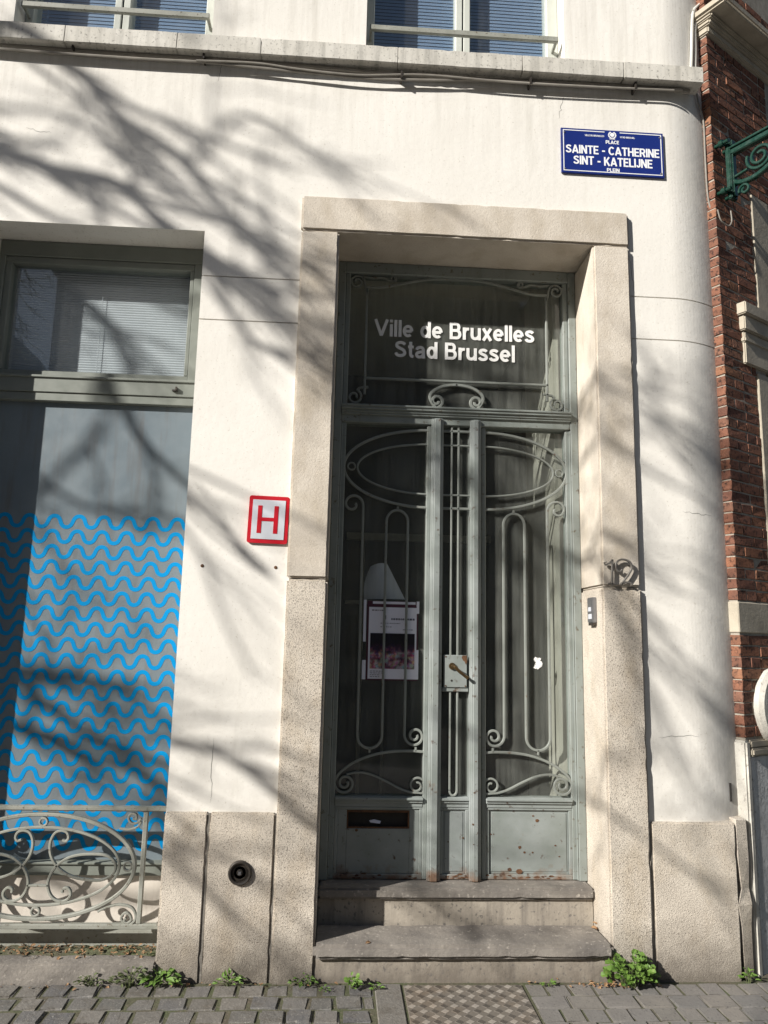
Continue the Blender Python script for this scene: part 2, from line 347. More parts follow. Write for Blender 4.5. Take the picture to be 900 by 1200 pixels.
def arc(c, rx, rz, a0, a1, n=20):
    return [(c[0]+rx*math.cos(R(a0+(a1-a0)*i/n)), c[1]+rz*math.sin(R(a0+(a1-a0)*i/n))) for i in range(n+1)]
_B = [(.1, .915), (.42, .915)]+arc((.42, .72), .17, .195, 90, -90, 10)+[(.1, .525)]
_s = [(.52, .56), (.43, .63), (.30, .648), (.15, .60), (.13, .48), (.28, .395), (.43, .33), (.51, .215), (.44, .115), (.29, .082), (.14, .115), (.075, .205)]
GLYPH = {   # width, stroke centre lines; unit = cap height
 'V': (.90, [[(.08, 1), (.45, .03)], [(.82, 1), (.45, .03)]]), 'i': (.2, [[(.1, 0), (.1, .73)], [(.1, .84), (.1, 1)]]), 'l': (.2, [[(.1, 0), (.1, 1)]]),
 'e': (.66, [arc((.33, .365), .24, .28, -2, 312, 28), [(.10, .365), (.56, .365)]]), 'd': (.67, [arc((.31, .365), .215, .28, 0, 360, 28), [(.57, 0), (.57, 1)]]),
 'B': (.76, [[(.1, 0), (.1, 1)], _B, [(.1, .525), (.45, .525)]+arc((.45, .305), .20, .22, 90, -90, 10)+[(.1, .085)]]),
 'r': (.42, [[(.1, 0), (.1, .73)], crom([(.1, .40), (.15, .55), (.25, .635), (.40, .64)], 5)]),
 'u': (.66, [crom([(.1, .73), (.1, .5), (.1, .27), (.16, .13), (.28, .085), (.43, .12), (.54, .25)], 5), [(.56, 0), (.56, .73)]]),
 'x': (.64, [[(.08, .73), (.56, 0)], [(.56, .73), (.08, 0)]]), 's': (.6, [crom(_s, 4)]), 'S': (.76, [crom([(x*1.27, z*1.37+.002) for x, z in _s], 4)]),
 't': (.38, [crom([(.17, .95), (.17, .6), (.17, .25), (.22, .11), (.35, .085)], 5), [(.01, .65), (.36, .65)]]),
 'a': (.63, [crom([(.53, 0), (.51, .2), (.51, .46), (.45, .60), (.30, .648), (.15, .60), (.09, .50)], 5), crom([(.5, .40), (.30, .37), (.14, .31), (.09, .20), (.15, .10), (.27, .08), (.42, .13), (.5, .25)], 5)]),
 'A': (.84, [[(.08, 0), (.42, .98)], [(.76, 0), (.42, .98)], [(.2, .27), (.64, .27)]]), 'I': (.2, [[(.1, 0), (.1, 1)]]), 'N': (.76, [[(.1, 0), (.1, 1)], [(.66, 0), (.66, 1)], [(.12, .95), (.64, .05)]]),
 'T': (.72, [[(.36, 0), (.36, .92)], [(0, .915), (.72, .915)]]), 'E': (.64, [[(.1, 0), (.1, 1)], [(.1, .915), (.64, .915)], [(.1, .51), (.58, .51)], [(.1, .085), (.64, .085)]]),
 'C': (.78, [arc((.42, .5), .32, .415, 42, 318, 24)]), 'H': (.76, [[(.1, 0), (.1, 1)], [(.66, 0), (.66, 1)], [(.1, .51), (.66, .51)]]),
 'R': (.76, [[(.1, 0), (.1, 1)], [(.1, .915), (.44, .915)]+arc((.44, .69), .20, .225, 90, -90, 10)+[(.1, .465)], [(.42, .46), (.66, 0)]]),
 'K': (.76, [[(.1, 0), (.1, 1)], [(.14, .38), (.66, 1)], [(.30, .58), (.68, 0)]]), 'L': (.6, [[(.1, 0), (.1, 1)], [(.1, .085), (.6, .085)]]), 'J': (.54, [[(.44, 1), (.44, .31)]+arc((.26, .30), .18, .215, 0, -170, 12)]),
 'P': (.72, [[(.1, 0), (.1, 1)], [(.1, .915), (.42, .915)]+arc((.42, .67), .20, .245, 90, -90, 10)+[(.1, .425)]]), 'D': (.78, [[(.1, 0), (.1, 1)], [(.1, .915), (.3, .915)]+arc((.3, .5), .38, .415, 90, -90, 14)+[(.1, .085)]]),
 'U': (.76, [[(.1, 1), (.1, .36)]+arc((.38, .36), .28, .275, 180, 360, 14)+[(.66, 1)]]), 'X': (.78, [[(.08, 1), (.70, 0)], [(.70, 1), (.08, 0)]]), '-': (.42, [[(.02, .42), (.40, .42)]]), ' ': (.30, [])}
def lettering(name, body, cx, cz, y, wid, hgt, m_, parent, thick=.0015, bold=.172, split=True):
    """upright grotesque capitals and small letters built from bent bars, fitted to wid x hgt (cap height)"""
    gap = .075; total = sum(GLYPH[c][0] for c in body)+gap*(len(body)-1); kx = wid/total; x = 0; mb = MB(); first = None
    for c in body:
        gw, strokes = GLYPH[c]
        if split: mb = MB()
        for i, st in enumerate(strokes):
            pts = [(cx-wid/2+(x+a)*kx, cz+(b_-.5)*hgt) for a, b_ in st]
            dy = .00012*i; mb.bar(pts, bold*hgt, y+dy, y+thick+dy)
        if split and strokes: obj(name, mb, m_, parent, smooth=False)
        x += gw+gap
    if not split: tag(obj(name, mb, m_, parent), kind='stuff')

# ================================================================ SETTING: ground
GZ = .06
g = MB(); g.v = [(-300, -300, 0), (300, -300, 0), (300, 300, 0), (-300, 300, 0)]; g.f = [(0, 1, 2, 3)]
tag(obj('ground', g, M['square'], anchor=(0, 0, 0)), kind='structure')
p = MB().box(-4.6, 4.6, -1.6, .3, .004, GZ-.006)
pav = tag(obj('pavement', p, M['joint'], anchor=(0, 0, 0)), kind='structure'); WORLD[pav] = Vector()

def block(lx, ly, h, bev, jit, m_, name):
    return obj(name, MB().box(-lx/2, lx/2, -ly/2, ly/2, -h, 0), m_, None, bevel=bev, seg=2, smooth=True, jit=jit, anchor=(0, 0, 0))
def lay(proto_list, x0, x1, y, wid, gap, skew=0, dz=.0035, stop=None, rot=.05):
    x = x0
    while x < x1:
        wv = wid*random.uniform(.88, 1.12)
        if x+wv > x1: wv = x1-x
        if wv < .03: break
        pr = random.choice(proto_list)
        c = dup(pr, (x+wv/2, y+random.uniform(-.006, .006), GZ+random.uniform(-dz, dz)), pav, (random.uniform(-.009, .009), random.uniform(-.009, .009), random.uniform(-rot, rot)))
        c.scale = ((wv-gap)/.12, 1, 1); x += wv
setts = [block(.12, .115, .05, .008, .0032, M['sett'], 'sett') for _ in range(6)]
reds = [block(.12, .085, .05, .006, .002, M['red_sett'], 'paver') for _ in range(3)]
tiles = [block(.12, .118, .05, .005, .0022, M['tile'], 'paving_block') for _ in range(4)]
for r_ in range(4):
    y = -.105-r_*.122
    if r_ < 3: lay(setts, -2.55+.04*(r_ % 2), .215, y, .124, .008)
    lay(tiles, .93+.0*r_, 2.55, y, .105 if r_ != 1 else .16, .008, rot=.012, dz=.002)
for r_ in range(3): lay(reds, -2.55+.07*(r_ % 2), .215, -.105-3*.122+.012-r_*.094, .20, .010, dz=.002, rot=.01)
for r_ in range(4): lay(tiles, -2.55 + .05*(r_ % 2), 2.55, -.82-r_*.124, .2, .008, dz=.002, rot=.01)
sl_ = MB().box(.222, .345, -.64, -.045, 0, GZ+.001)
obj('kerb_slab', sl_, M['sett'], pav, bevel=.004)
for o in setts+reds+tiles: bpy.data.objects.remove(o)

# ================================================================ WHITE BUILDING
wb = thing('white_building', 'cream rendered building with tall grey-green iron and glass double door', 'building', (0, 0, GZ))
XC = 1.83
def curve(x): return .088*((x-XC)/(2.105-XC))**1.9 if x > XC else 0.0
def wall_grid(xs, zs, depth, back=.36):
    mb = MB(); xs = sorted(set(round(x, 4) for x in xs)); zs = sorted(set(round(z, 4) for z in zs))
    D = [[depth((a+b)/2, (c+d)/2) for c, d in zip(zs, zs[1:])] for a, b in zip(xs, xs[1:])]
    ids = {}
    def V(x, y, z):
        k = (x, round(y, 4), z)
        if k not in ids: ids[k] = len(mb.v); mb.v.append((x, y+curve(x), z))
        return ids[k]
    nx, nz = len(xs)-1, len(zs)-1
    dd = lambda i, j: D[i][j] if 0 <= i < nx and 0 <= j < nz else None
    val = lambda d: back if d is None else d
    for i in range(nx):
        for j in range(nz):
            d = D[i][j]
            if d is None: continue
            mb.f.append((V(xs[i], d, zs[j]), V(xs[i+1], d, zs[j]), V(xs[i+1], d, zs[j+1]), V(xs[i], d, zs[j+1])))
            for (ii, jj, A, B) in ((i+1, j, (xs[i+1], zs[j]), (xs[i+1], zs[j+1])), (i, j+1, (xs[i+1], zs[j+1]), (xs[i], zs[j+1])),
                                   (i-1, j, (xs[i], zs[j+1]), (xs[i], zs[j])), (i, j-1, (xs[i], zs[j]), (xs[i+1], zs[j]))):
                e = val(dd(ii, jj))
                if e > d: mb.f.append((V(A[0], d, A[1]), V(A[0], e, A[1]), V(B[0], e, B[1]), V(B[0], d, B[1])))
    return mb
WX0, WX1, WZ1 = -1.98, -.802, 3.852          # ground-floor window opening
UZ0, UZ1 = 4.96, 6.95
holes = [(WX0, WX1, .10, WZ1), (-.12, 1.42, 0, 3.95), (-1.955, -.835, UZ0, UZ1), (.055, 1.235, UZ0, UZ1)]
J1, J2 = 3.338, 3.589
def depth(x, z):
    for a, b, c, d in holes:
        if a < x < b and c < z < d: return None
    if (x > 1.4 or -.802 < x < -.1) and (abs(z-J1) < .0036 or abs(z-J2) < .0036): return .010
    return 0.0
xs = [-4.6, -.45, .65]+[h for q in holes for h in q[:2]]+[XC+(2.105-XC)*i/14 for i in range(15)]+[2.2]
zs = [0, 8.2, J1-.0035, J1+.0035, J2-.0035, J2+.0035]+[h for q in holes for h in q[2:]]+[.5*i for i in range(1, 16)]
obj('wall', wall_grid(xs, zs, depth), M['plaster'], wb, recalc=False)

# string course of blocks, cut along its length
x = -4.55
for L in (1.15, 1.22, .55, .62, .47, .78, .72, .60, .70):
    e = min(x+L, 2.035); b = MB().box(x+.0008, e-.0008, -.082, .02, 4.905, 5.008)
    obj('string_course_block', b, M['sill'], wb, bevel=.0025, seg=2, smooth=True, rough=.0018); x = e
    if e >= 2.03: break

# plinth
for x0, x1, z1 in ((-.8035, -.597, .812), (-.590, -.274, .812), (1.588, 2.018, .785)):
    obj('plinth_stone', MB().box(x0, x1, -.022, .15, .02, z1), M['granite'], wb, bevel=.008, seg=2, smooth=True, rough=.0012)
for x0, x1, z1 in ((-.6005, -.5865, .806), (-.2775, -.2655, .806), (1.5735, 1.5915, .780)):
    obj('mortar_joint', MB().box(x0, x1, -.0145, .1, .02, z1), M['joint_mortar'], wb)
# broken return stone at the right-hand corner
b = MB(); pr = [(2.024, -.014), (2.092, .006), (2.092, .2), (2.024, .2)]
lv = [(.03, .012), (.30, .004), (.40, -.012), (.47, .014), (.60, .0), (.80, 0)]
for i, (z, o) in enumerate(lv):
    for j, (px_, py_) in enumerate(pr): b.v.append((px_+(o if j == 0 else 0)+random.uniform(-.003, .003), py_+(.8*o if j < 2 else 0), z))
for i in range(len(lv)-1):
    for j in range(4): b.f.append((i*4+j, i*4+(j+1) % 4, (i+1)*4+(j+1) % 4, (i+1)*4+j))
b.f += [(3, 2, 1, 0), tuple(len(lv)*4-4+i for i in range(4))]
tag(obj('plinth_stone', b, M['granite'], wb, bevel=.004), 'narrow broken end stone of the plinth')
obj('plinth_stone', MB().box(-4.55, WX0-.004, -.022, .15, .02, .812), M['granite'], wb, bevel=.006)
obj('wall_vent', MB().box(2.033, 2.043, .045, .09, .875, .965), M['dark'], wb)

# door surround
OX0, OX1, OZ1 = -.062, 1.366, 3.876
SY = -.032
for x0, x1, z0, z1, nm in ((-.270, OX0, 1.953, OZ1-.003, 1), (-.268, OX0+.001, .03, 1.949, 1), (OX1, 1.574, 1.953, OZ1-.003, 1), (OX1-.001, 1.578, .03, 1.949, 1),
                           (-.274, 1.576, OZ1, 4.082, 1)):
    obj('surround_stone', MB().box(x0, x1, SY, .36, z0, z1), M['limestone'] if z0 > 1 else M['granite'], wb, bevel=.011, seg=2, smooth=True, rough=.0012)

# steps
def step(name, x0, x1, y0, y1, z0, z1, m_, bev): return obj(name, MB().box(x0, x1, y0, y1, z0, z1), m_, wb, bevel=bev, seg=2, smooth=True, rough=.0016)
step('step_tread', OX0+.001, OX1-.001, .185, .52, .356, .411, M['bluestone'], .012)
step('step_riser', OX0+.003, OX1-.003, .215, .4, .2, .354, M['riser'], .003)
step('step_tread', OX0-.010, OX1+.004, -.062, .214, .168, .232, M['bluestone'], .016)
step('step_base', OX0-.012, OX1+.003, -.022, .2, .02, .166, M['riser'], .004)

# ---------------------------------------------------------------- the door
FY = .300
AX = .651                                    # axis of the door
door = MB()
for x0, x1 in ((-.061, -.018), (2*AX+.018, 1.365)): door.box(x0, x1, FY, .40, .412, OZ1-.002)
door.box(-.018, 2*AX+.018, FY, .40, 3.805, OZ1-.002)
for x0, x1 in ((-.018, .012), (.480, .505), (.797, .822-.0), (2*AX-.012, 2*AX+.018)):    # leaf stiles
    door.box(x0, x1, FY+.016, .385, .414, 2.884)
for x0, x1 in ((-.018, .012), (2*AX-.012, 2*AX+.018)): door.box(x0, x1, FY+.016, .385, 2.984, 3.806)
D = obj('door', door, M['paint'], wb, bevel=.004)
def sub(name, mb, m_, bevel=0.0, **k): return obj(name, mb, m_, D, bevel=bevel, **k)
# thin inner moulding of the frame
for x0, x1 in ((-.0165, -.010), (2*AX+.010, 2*AX+.0165)): sub('moulding', MB().box(x0, x1, FY+.003, FY+.03, .416, 2.880), M['paint'], .002)
# posts of the middle
for x0, x1 in ((.503, .572), (.728, .790)):
    pm = MB().box(x0, x1, .286, .39, .414, 2.918); pm.box(x0+.016, x1-.016, .274, .288, .414, 2.918); pm.box(x0+.007, x1-.007, .281, .289, .414, 2.918)
    sub('door_post', pm, M['paint_rust'], .0035)
# transom bar with its moulding
tb = MB().box(-.017, 2*AX+.017, FY+.004, .40, 2.886, 2.982); sub('transom_bar', tb, M['paint'], .004)
tm = MB()
for z0, z1, y in ((2.972, 2.984, .262), (2.957, 2.974, .270), (2.942, 2.959, .282), (2.930, 2.944, .290)): tm.box(-.017, 2*AX+.017, y, FY+.006, z0, z1)
sub('transom_moulding', tm, M['paint'], .002)
# bottom rails, kick panels
for x0, x1 in ((.012, .481), (.571, .729), (.821, 2*AX-.011)):
    r = MB().box(x0, x1, FY+.014, .385, .776, .829); r.box(x0-.001, x1+.001, FY-.006, FY+.016, .812, .826); r.box(x0, x1, FY+.004, FY+.016, .798, .813)
    sub('bottom_rail', r, M['paint_rust'], .003)
def kick(x0, x1, hole=None):
    z0, z1 = .414, .7755
    f = MB(); t = .026
    f.box(x0, x1, FY+.018, .38, z0, z0+t); f.box(x0, x1, FY+.018, .38, z1-.012, z1); f.box(x0, x0+t*.7, FY+.018, .38, z0+t, z1-.012); f.box(x1-t*.7, x1, FY+.018, .38, z0+t, z1-.012)
    sub('panel_frame', f, M['paint_rust'], .003)
    a0, a1, b0, b1 = x0+t*.7, x1-t*.7, z0+t, z1-.012
    q = MB()
    if hole:
        h0, h1, k0, k1 = hole; y = FY+.026
        for (A, B, c, d) in ((a0, h0, b0, b1), (h1, a1, b0, b1), (h0, h1, b0, k0), (h0, h1, k1, b1)):
            if B-A > .001 and d-c > .001: q.box(A, B, y, .36, c, d)
    else:
        q.box(a0, a1, FY+.030, .36, b0, b1); q.box(a0+.012, a1-.012, FY+.0265, FY+.031, b0+.012, b1-.012)
    sub('kick_panel', q, M['paint_rust'], .002)
LB = (.078, .412, .664, .757)
kick(.012, .481, LB); kick(.571, .729); kick(.821, 2*AX-.011)
lb = MB().box(LB[0]+.001, LB[1]-.001, .352, .50, LB[2]-.02, LB[3]+.01)
sub('letterbox', lb, M['dark'])
fl = MB()
for a in ((LB[0], LB[1], LB[3]-.012, LB[3]-.0005), (LB[0], LB[1], LB[2]+.0005, LB[2]+.008), (LB[0], LB[0]+.008, LB[2]+.008, LB[3]-.012), (LB[1]-.008, LB[1], LB[2]+.008, LB[3]-.012)):
    fl.box(a[0], a[1], FY+.0265, FY+.045, a[2], a[3])
sub('letterbox_frame', fl, M['rust'], .001)
ev = MB(); ev.v = [(.205, .345, .690), (.255, .338, .686), (.262, .349, .697), (.225, .350, .705), (.198, .35, .699)]; ev.f = [(0, 1, 2, 3, 4)]
tag(sub('letter', ev, M['paper']), 'crumpled white letter in the letterbox slot')
# rust scabs along the foot
rs = MB()
for i in range(46):
    x = random.choice((random.uniform(.83, 1.29), random.uniform(.58, .72), random.uniform(.83, 1.29), random.uniform(.1, .47))); z = .4155+abs(random.gauss(0, .008)); a = random.uniform(.004, .018)
    rs.prism([(x+a*math.cos(k*1.05)*random.uniform(.6, 1.2), z+.0015+a*.3*(1+math.sin(k*1.05))*random.uniform(.6, 1.2)) for k in range(6)], FY+.0165, FY+.019)
for x, z, a in ((1.005, .575, .010), (1.03, .55, .007), (1.075, .55, .006), (1.20, .585, .006), (1.08, .735, .006), (1.10, .712, .011), (.85, .64, .005), (.865, .64, .004), (1.22, .53, .005), (.62, .60, .004),
                (.70, .62, .006), (.46, .44, .006), (1.0, .455, .018), (.95, .463, .012), (.13, .655, .009), (.745, .70, .006), (.752, .86, .005), (.76, 1.02, .004), (.748, .60, .004)):
    rs.prism([(x+a*math.cos(k*.9)*random.uniform(.7, 1.2), z+a*.8*math.sin(k*.9)*random.uniform(.7, 1.2)) for k in range(7)], (FY+.0245 if not .727 < x < .8 else .2725), FY+.029)
tag(obj('rust_spot', rs, M['rust'], D), kind='stuff')
# glass
for x0, x1, z0, z1 in ((.012, .481, .829, 2.886), (.571, .729, .829, 2.886), (.821, 2*AX-.011, .829, 2.886), (.012, 2*AX-.011, 2.982, 3.806)):
    sub('glass_pane', MB().box(x0, x1, .352, .357, z0, z1), M['glass'])
# ironwork, drawn for the right leaf and mirrored
Y0, Y1 = .318, .334
def mir(pts): return [(2*AX-x, z) for x, z in pts]
def iron(name, pts, wd=.0125, y0=Y0, y1=Y1, both=True, taper=None, closed=False):
    for q in ((pts, mir(pts)) if both else (pts,)):
        sub(name, MB().bar(q, wd, y0, y1, taper, closed=closed), M['iron'], smooth=True)
def ring(c, r, wd=.008, both=True): iron('iron_ring', arc(c, r, r, 0, 342, 18), wd, closed=True, both=both)
ec = (.797, 2.627)
iron('oval_bar', [(.797, 2.856)]+arc((.80, 2.628), .497, .228, 88, -88, 44)+[(.797, 2.400)], .015)
iron('oval_bar', [(.797, 2.771)]+arc((.80, 2.625), .420, .147, 88, -88, 40)+[(.797, 2.478)], .010)
ring((1.254, 2.628), .021)
for z, t in ((2.856, .015), (2.771, .010), (2.478, .010), (2.400, .015)): iron('cross_bar', [(.571, z), (.729, z)], t, both=False)
xa, xb, xc = .925, 1.047, 1.181
serp = spiral((1.243, 2.408), .016, .052, R(120), -1.0, 30)                # centre outwards, ends at angle 120-360
sp = spiral((1.240, 2.408), .014, .058, R(-200), 1.06, 34)                 # unwinding counter-clockwise to the left side
serp = sp[:-1]+[(xc, 2.395), (xc, 2.3)]+[(xc, 2.3-.1*i) for i in range(1, 12)]
serp += arc(((xb+xc)/2, 1.142), (xc-xb)/2, .068, 0, -180, 16)
serp += [(xb, 1.25+.1*i) for i in range(0, 11)]
serp += arc(((xa+xb)/2, 2.315), (xb-xa)/2, .066, 0, 180, 16)
serp += [(xa, 2.25-.1*i) for i in range(0, 11)]
serp += spiral((.868, 1.142), .057, .013, 0, -1.55, 44)
iron('serpentine_bar', serp, .0135)
iron('iron_collar', [(.984, 2.382), (.984, 2.402)], .011); iron('iron_collar', [(1.112, 1.052), (1.112, 1.076)], .011); iron('iron_collar', [(.862, 1.062), (.862, 1.084)], .012)
low_ = [(.797, 1.057)]+crom([(.87, 1.063), (.97, 1.060), (1.08, 1.043), (1.19, 1.002), (1.27, .945), (1.297, .895)], 6)+spiral((1.240, .893), .056, .014, R(0), -1.6, 44)[1:]
iron('arched_bar', low_, .0135)
sc = spiral((.853, .885), .013, .048, R(80), 1.43, 40)
s2 = [q for q in sc]+crom([(.885, .850), (.94, .866), (1.02, .905), (1.10, .938), (1.17, .949), (1.232, .938)], 6)
iron('s_scroll', s2, .0105)
loop = [(.625, .866+.1*i) for i in range(0, 20)]+[(.625, 2.85)]+arc((.645, 2.868), .020, .026, 180, 0, 12)+[(.665, 2.85)]+[(.665, 2.766-.1*i) for i in range(0, 20)]+arc((.645, .862), .020, .026, 0, -180, 12)
iron('long_loop', loop, .011, both=False)
# transom ironwork
tz = 3.16
iron('transom_frame_bar', [(.105, tz), (2*AX-.105, tz)], .014, both=False)
iron('transom_frame_bar', [(1.192, 3.06), (1.192, 3.715)], .014)
iron('corner_scroll', spiral((1.252, 3.755), .012, .044, R(0), 1.5, 40)+crom([(1.20, 3.712), (1.192, 3.70), (1.192, 3.69)], 4)[1:], .012)
iron('corner_scroll', spiral((1.250, 3.042), .012, .044, R(200), -1.25, 36)+crom([(1.22, 3.098), (1.20, 3.10), (1.17, 3.105)], 4), .012)
arch = crom([(2*AX-1.20, 3.728), (.21, 3.732), (.33, 3.762), (.45, 3.79), (.55, 3.802), (AX, 3.805), (2*AX-.55, 3.802), (2*AX-.45, 3.79), (2*AX-.33, 3.762), (2*AX-.21, 3.732), (1.20, 3.728)], 6)
iron('arched_bar', arch, .014, both=False)
iron('small_scroll', spiral((1.035, 3.787), .007, .019, R(90), 1.4, 30)+crom([(1.06, 3.775), (1.10, 3.79), (1.16, 3.785), (1.21, 3.792)], 5), .009)
cs = spiral((.768, 3.036), .011, .042, R(180), 1.42, 40)
cen = cs[:-1]+[(.812, 3.055), (.79, 3.10), (.73, 3.128), (AX, 3.140)]
iron('crest_scroll', crom(cs[:-3:3]+[(.808, 3.055), (.79, 3.095), (.73, 3.128), (AX-.004, 3.140)], 4), .017)
# lettering on the transom glass
lettering('letter', 'Ville de Bruxelles', .641, 3.486, .348, .965, .106, M['white'], D)
lettering('letter', 'Stad Brussel', .643, 3.357, .348, .725, .106, M['white'], D)
# lock plate, handle
lk = MB().box(.586, .716, .302, .33, 1.402, 1.578); sub('lock_plate', lk, M['paint_rust'], .004)
lt = MB().box(.578, .724, .31, .335, 1.380, 1.404); sub('lock_foot', lt, M['paint_rust'], .003)
hs = MB().lathe([(.017, -.012), (.019, -.003), (.015, .0)], (.632, .302, 1.518), n=18); sub('handle_rose', hs, M['brass'], smooth=True)
hd = MB().tube([(.632, .30, 1.518), (.632, .262, 1.520), (.640, .252, 1.515), (.668, .25, 1.488), (.692, .25, 1.470), (.712, .252, 1.457)], [.0075, .0075, .010, .0085, .008, .010], 10)
tag(sub('handle', hd, M['brass'], smooth=True), 'worn brass lever handle')
sub('keyhole', MB().lathe([(.006, -.001), (.006, .002)], (.63, .302, 1.44), n=12), M['dark'])
for x, z in ((.597, 1.568), (.706, 1.568), (.597, 1.412), (.706, 1.412)): sub('screw', MB().lathe([(.004, -.002), (.0045, .001)], (x, .3015, z), n=10), M['rust'])
tag(sub('rust_patch', MB().prism([(.69, 1.577), (.713, 1.577), (.715, 1.54), (.708, 1.528), (.70, 1.545), (.692, 1.55), (.685, 1.566)], .3005, .303), M['rust']), 'rust scab on the lock plate corner')
# torn sticker on the right glass
rr_ = random.Random(3)
st = MB()
for q_ in range(13):
    cx, cz, a, n_ = 1.13+rr_.gauss(0, .014), 1.548+rr_.gauss(0, .012), rr_.uniform(.006, .021), rr_.randint(7, 11)
    st.prism([(cx+a*math.cos(6.283*k/n_)*rr_.uniform(.35, 1.25), cz+a*math.sin(6.283*k/n_)*rr_.uniform(.35, 1.1)) for k in range(n_)], .3490+q_*.00015, .3515)
tag(sub('torn_sticker', st, M['white']), 'torn white sticker remnant', kind='stuff')
# hall behind the door
hall = MB()
hall.box(-.10, 1.42, .52, 4.2, .30, .405); hall.box(1.25, 1.46, .402, 1.08, .30, 4.05); hall.box(-.12, -.07, .405, 4.2, .30, 4.05); hall.box(-.10, 1.44, .405, 4.2, 4.0, 4.06)
obj('hall_lining', hall, M['hall'], wb)
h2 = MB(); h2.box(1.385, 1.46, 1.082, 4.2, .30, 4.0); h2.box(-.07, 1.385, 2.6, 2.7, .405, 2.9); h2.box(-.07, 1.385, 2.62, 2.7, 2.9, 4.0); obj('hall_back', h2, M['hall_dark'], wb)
h3 = MB(); h3.box(.18, .21, 2.55, 2.6, .41, 2.5); h3.box(.38, .40, 2.55, 2.6, .41, 2.5); h3.box(.05, 1.3, 2.55, 2.6, 2.5, 2.56); h3.box(.05, .6, 2.56, 2.6, 1.95, 1.98); obj('hall_joinery', h3, M['hall'], wb)

# ---------------------------------------------------------------- ground-floor window
WY = .20
wf = MB()
wf.box(WX0+.002, WX1-.002, WY, .34, 3.757, WZ1-.003)                                     # head / shutter box
for x0, x1 in ((WX0+.002, -1.944), (-.885, WX1-.002)): wf.box(x0, x1, WY, .34, 2.906, 3.757)
for x0, x1 in ((WX0+.002, -1.955), (-.832, WX1-.002)): wf.box(x0, x1, WY+.012, .34, .10, 2.906)
W = obj('window', wf, M['frame'], wb, bevel=.003)
ca = MB(); a0, a1, z0, z1 = -1.944, -.885, 3.052, 3.757; t = .036
ca.box(a0, a1, WY+.008, .30, z1-.04, z1-.001); ca.box(a0, a1, WY+.008, .30, z0, z0+.032); ca.box(a0, a0+t, WY+.008, .30, z0+.032, z1-.04); ca.box(a1-t+.012, a1, WY+.008, .30, z0+.032, z1-.04)
obj('casement', ca, M['frame'], W, bevel=.004)
tr_ = MB().box(WX0+.004, WX1-.004, WY-.012, .33, 2.955, 3.050); tr_.box(WX0+.004, WX1-.004, WY-.004, .33, 2.908, 2.953); tr_.box(WX0+.004, WX1-.004, WY-.022, .30, 3.036, 3.051)
obj('transom_bar', tr_, M['frame'], W, bevel=.003)
la = MB().box(-.958, -.930, WY-.028, WY-.010, 2.985, 2.993); la.box(-.940, -.932, WY-.034, WY-.012, 2.990, 3.008); obj('latch', la, M['black_iron'], W)
obj('glass_pane', MB().box(-1.91, -.905, WY+.045, WY+.05, 3.08, 3.72), M['clean_glass'], W)
bl = MB()
for i in range(46):
    z = 3.07+i*.0148; bl.v += [(-1.93, WY+.118, z+.004), (-.89, WY+.118, z+.004), (-.89, WY+.114, z-.004), (-1.93, WY+.114, z-.004)]; k = len(bl.v); bl.f.append((k-4, k-3, k-2, k-1))
    bl.v += [(-1.93, WY+.114, z-.004), (-.89, WY+.114, z-.004), (-.89, WY+.1165, z-.0112), (-1.93, WY+.1165, z-.0112)]; k = len(bl.v); bl.f.append((k-4, k-3, k-2, k-1))
tag(obj('blind', bl, M['blind'], W), kind='stuff')
obj('blind_cord', MB().tube([(-1.42, WY+.10, 3.75), (-1.42, WY+.10, 3.07)], .0015, 5), M['blind'], W)
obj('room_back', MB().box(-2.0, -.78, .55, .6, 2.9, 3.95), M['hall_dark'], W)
FYY = WY+.03
obj('frosted_pane', MB().box(-1.955, -.832, FYY, FYY+.012, .526, 2.906), M['film'], W)
# blue wave lines stuck on the pane
per = .131; amp = .0305
def wave_row(zc, x0, x1):
    pts = []; n = int((x1-x0)/per*20)
    for i in range(n+1):
        s_ = i/20*2*math.pi
        x = x0+i/20*per - .005*math.sin(2*s_); z = zc+amp*math.sin(s_)
        x = min(max(x, -1.953), -.834); pts.append((x, z))
    return pts
nz = 21
for i in range(nz):
    zc = 2.245-i*.0818; ph = .02+.004*math.sin(i*1.7)
    pts = wave_row(zc, -1.953-ph, -.834+per*.0)
    pts = [q for q in pts if -1.9525 < q[0] < -.8345]
    mb = MB(); n = len(pts); hw = .0105
    for j, (x, z) in enumerate(pts):
        a = pts[max(0, j-1)]; b_ = pts[min(n-1, j+1)]; tx, tz_ = b_[0]-a[0], b_[1]-a[1]; L = math.hypot(tx, tz_) or 1
        for sgn in (1, -1): mb.v.append((min(max(x-sgn*tz_/L*hw, -1.954), -.833), FYY-.0012, z+sgn*tx/L*hw))
    for j in range(n-1): mb.f.append((2*j, 2*j+1, 2*j+3, 2*j+2))
    obj('wave_line', mb, M['wave'], W)
# rail under the pane and the panel below
br = MB().box(-1.955, -.832, WY-.01, .32, .462, .528); br.box(-1.955, -.832, WY-.022, .2, .515, .527); obj('bottom_rail', br, M['frame'], W, bevel=.003)
obj('apron_panel', MB().box(-1.955, -.832, WY+.012, .32, .235, .461), M['panel'], W, bevel=.002)
obj('foot_rail', MB().box(WX0+.003, WX1-.003, WY-.06, .32, .10, .234), M['rail'], W, bevel=.004)
# stone ledge
obj('window_ledge', MB().box(WX0-.0, WX1+.004, -.045, .19, .02, .147), M['bluestone'], wb, bevel=.008, seg=2, smooth=True)

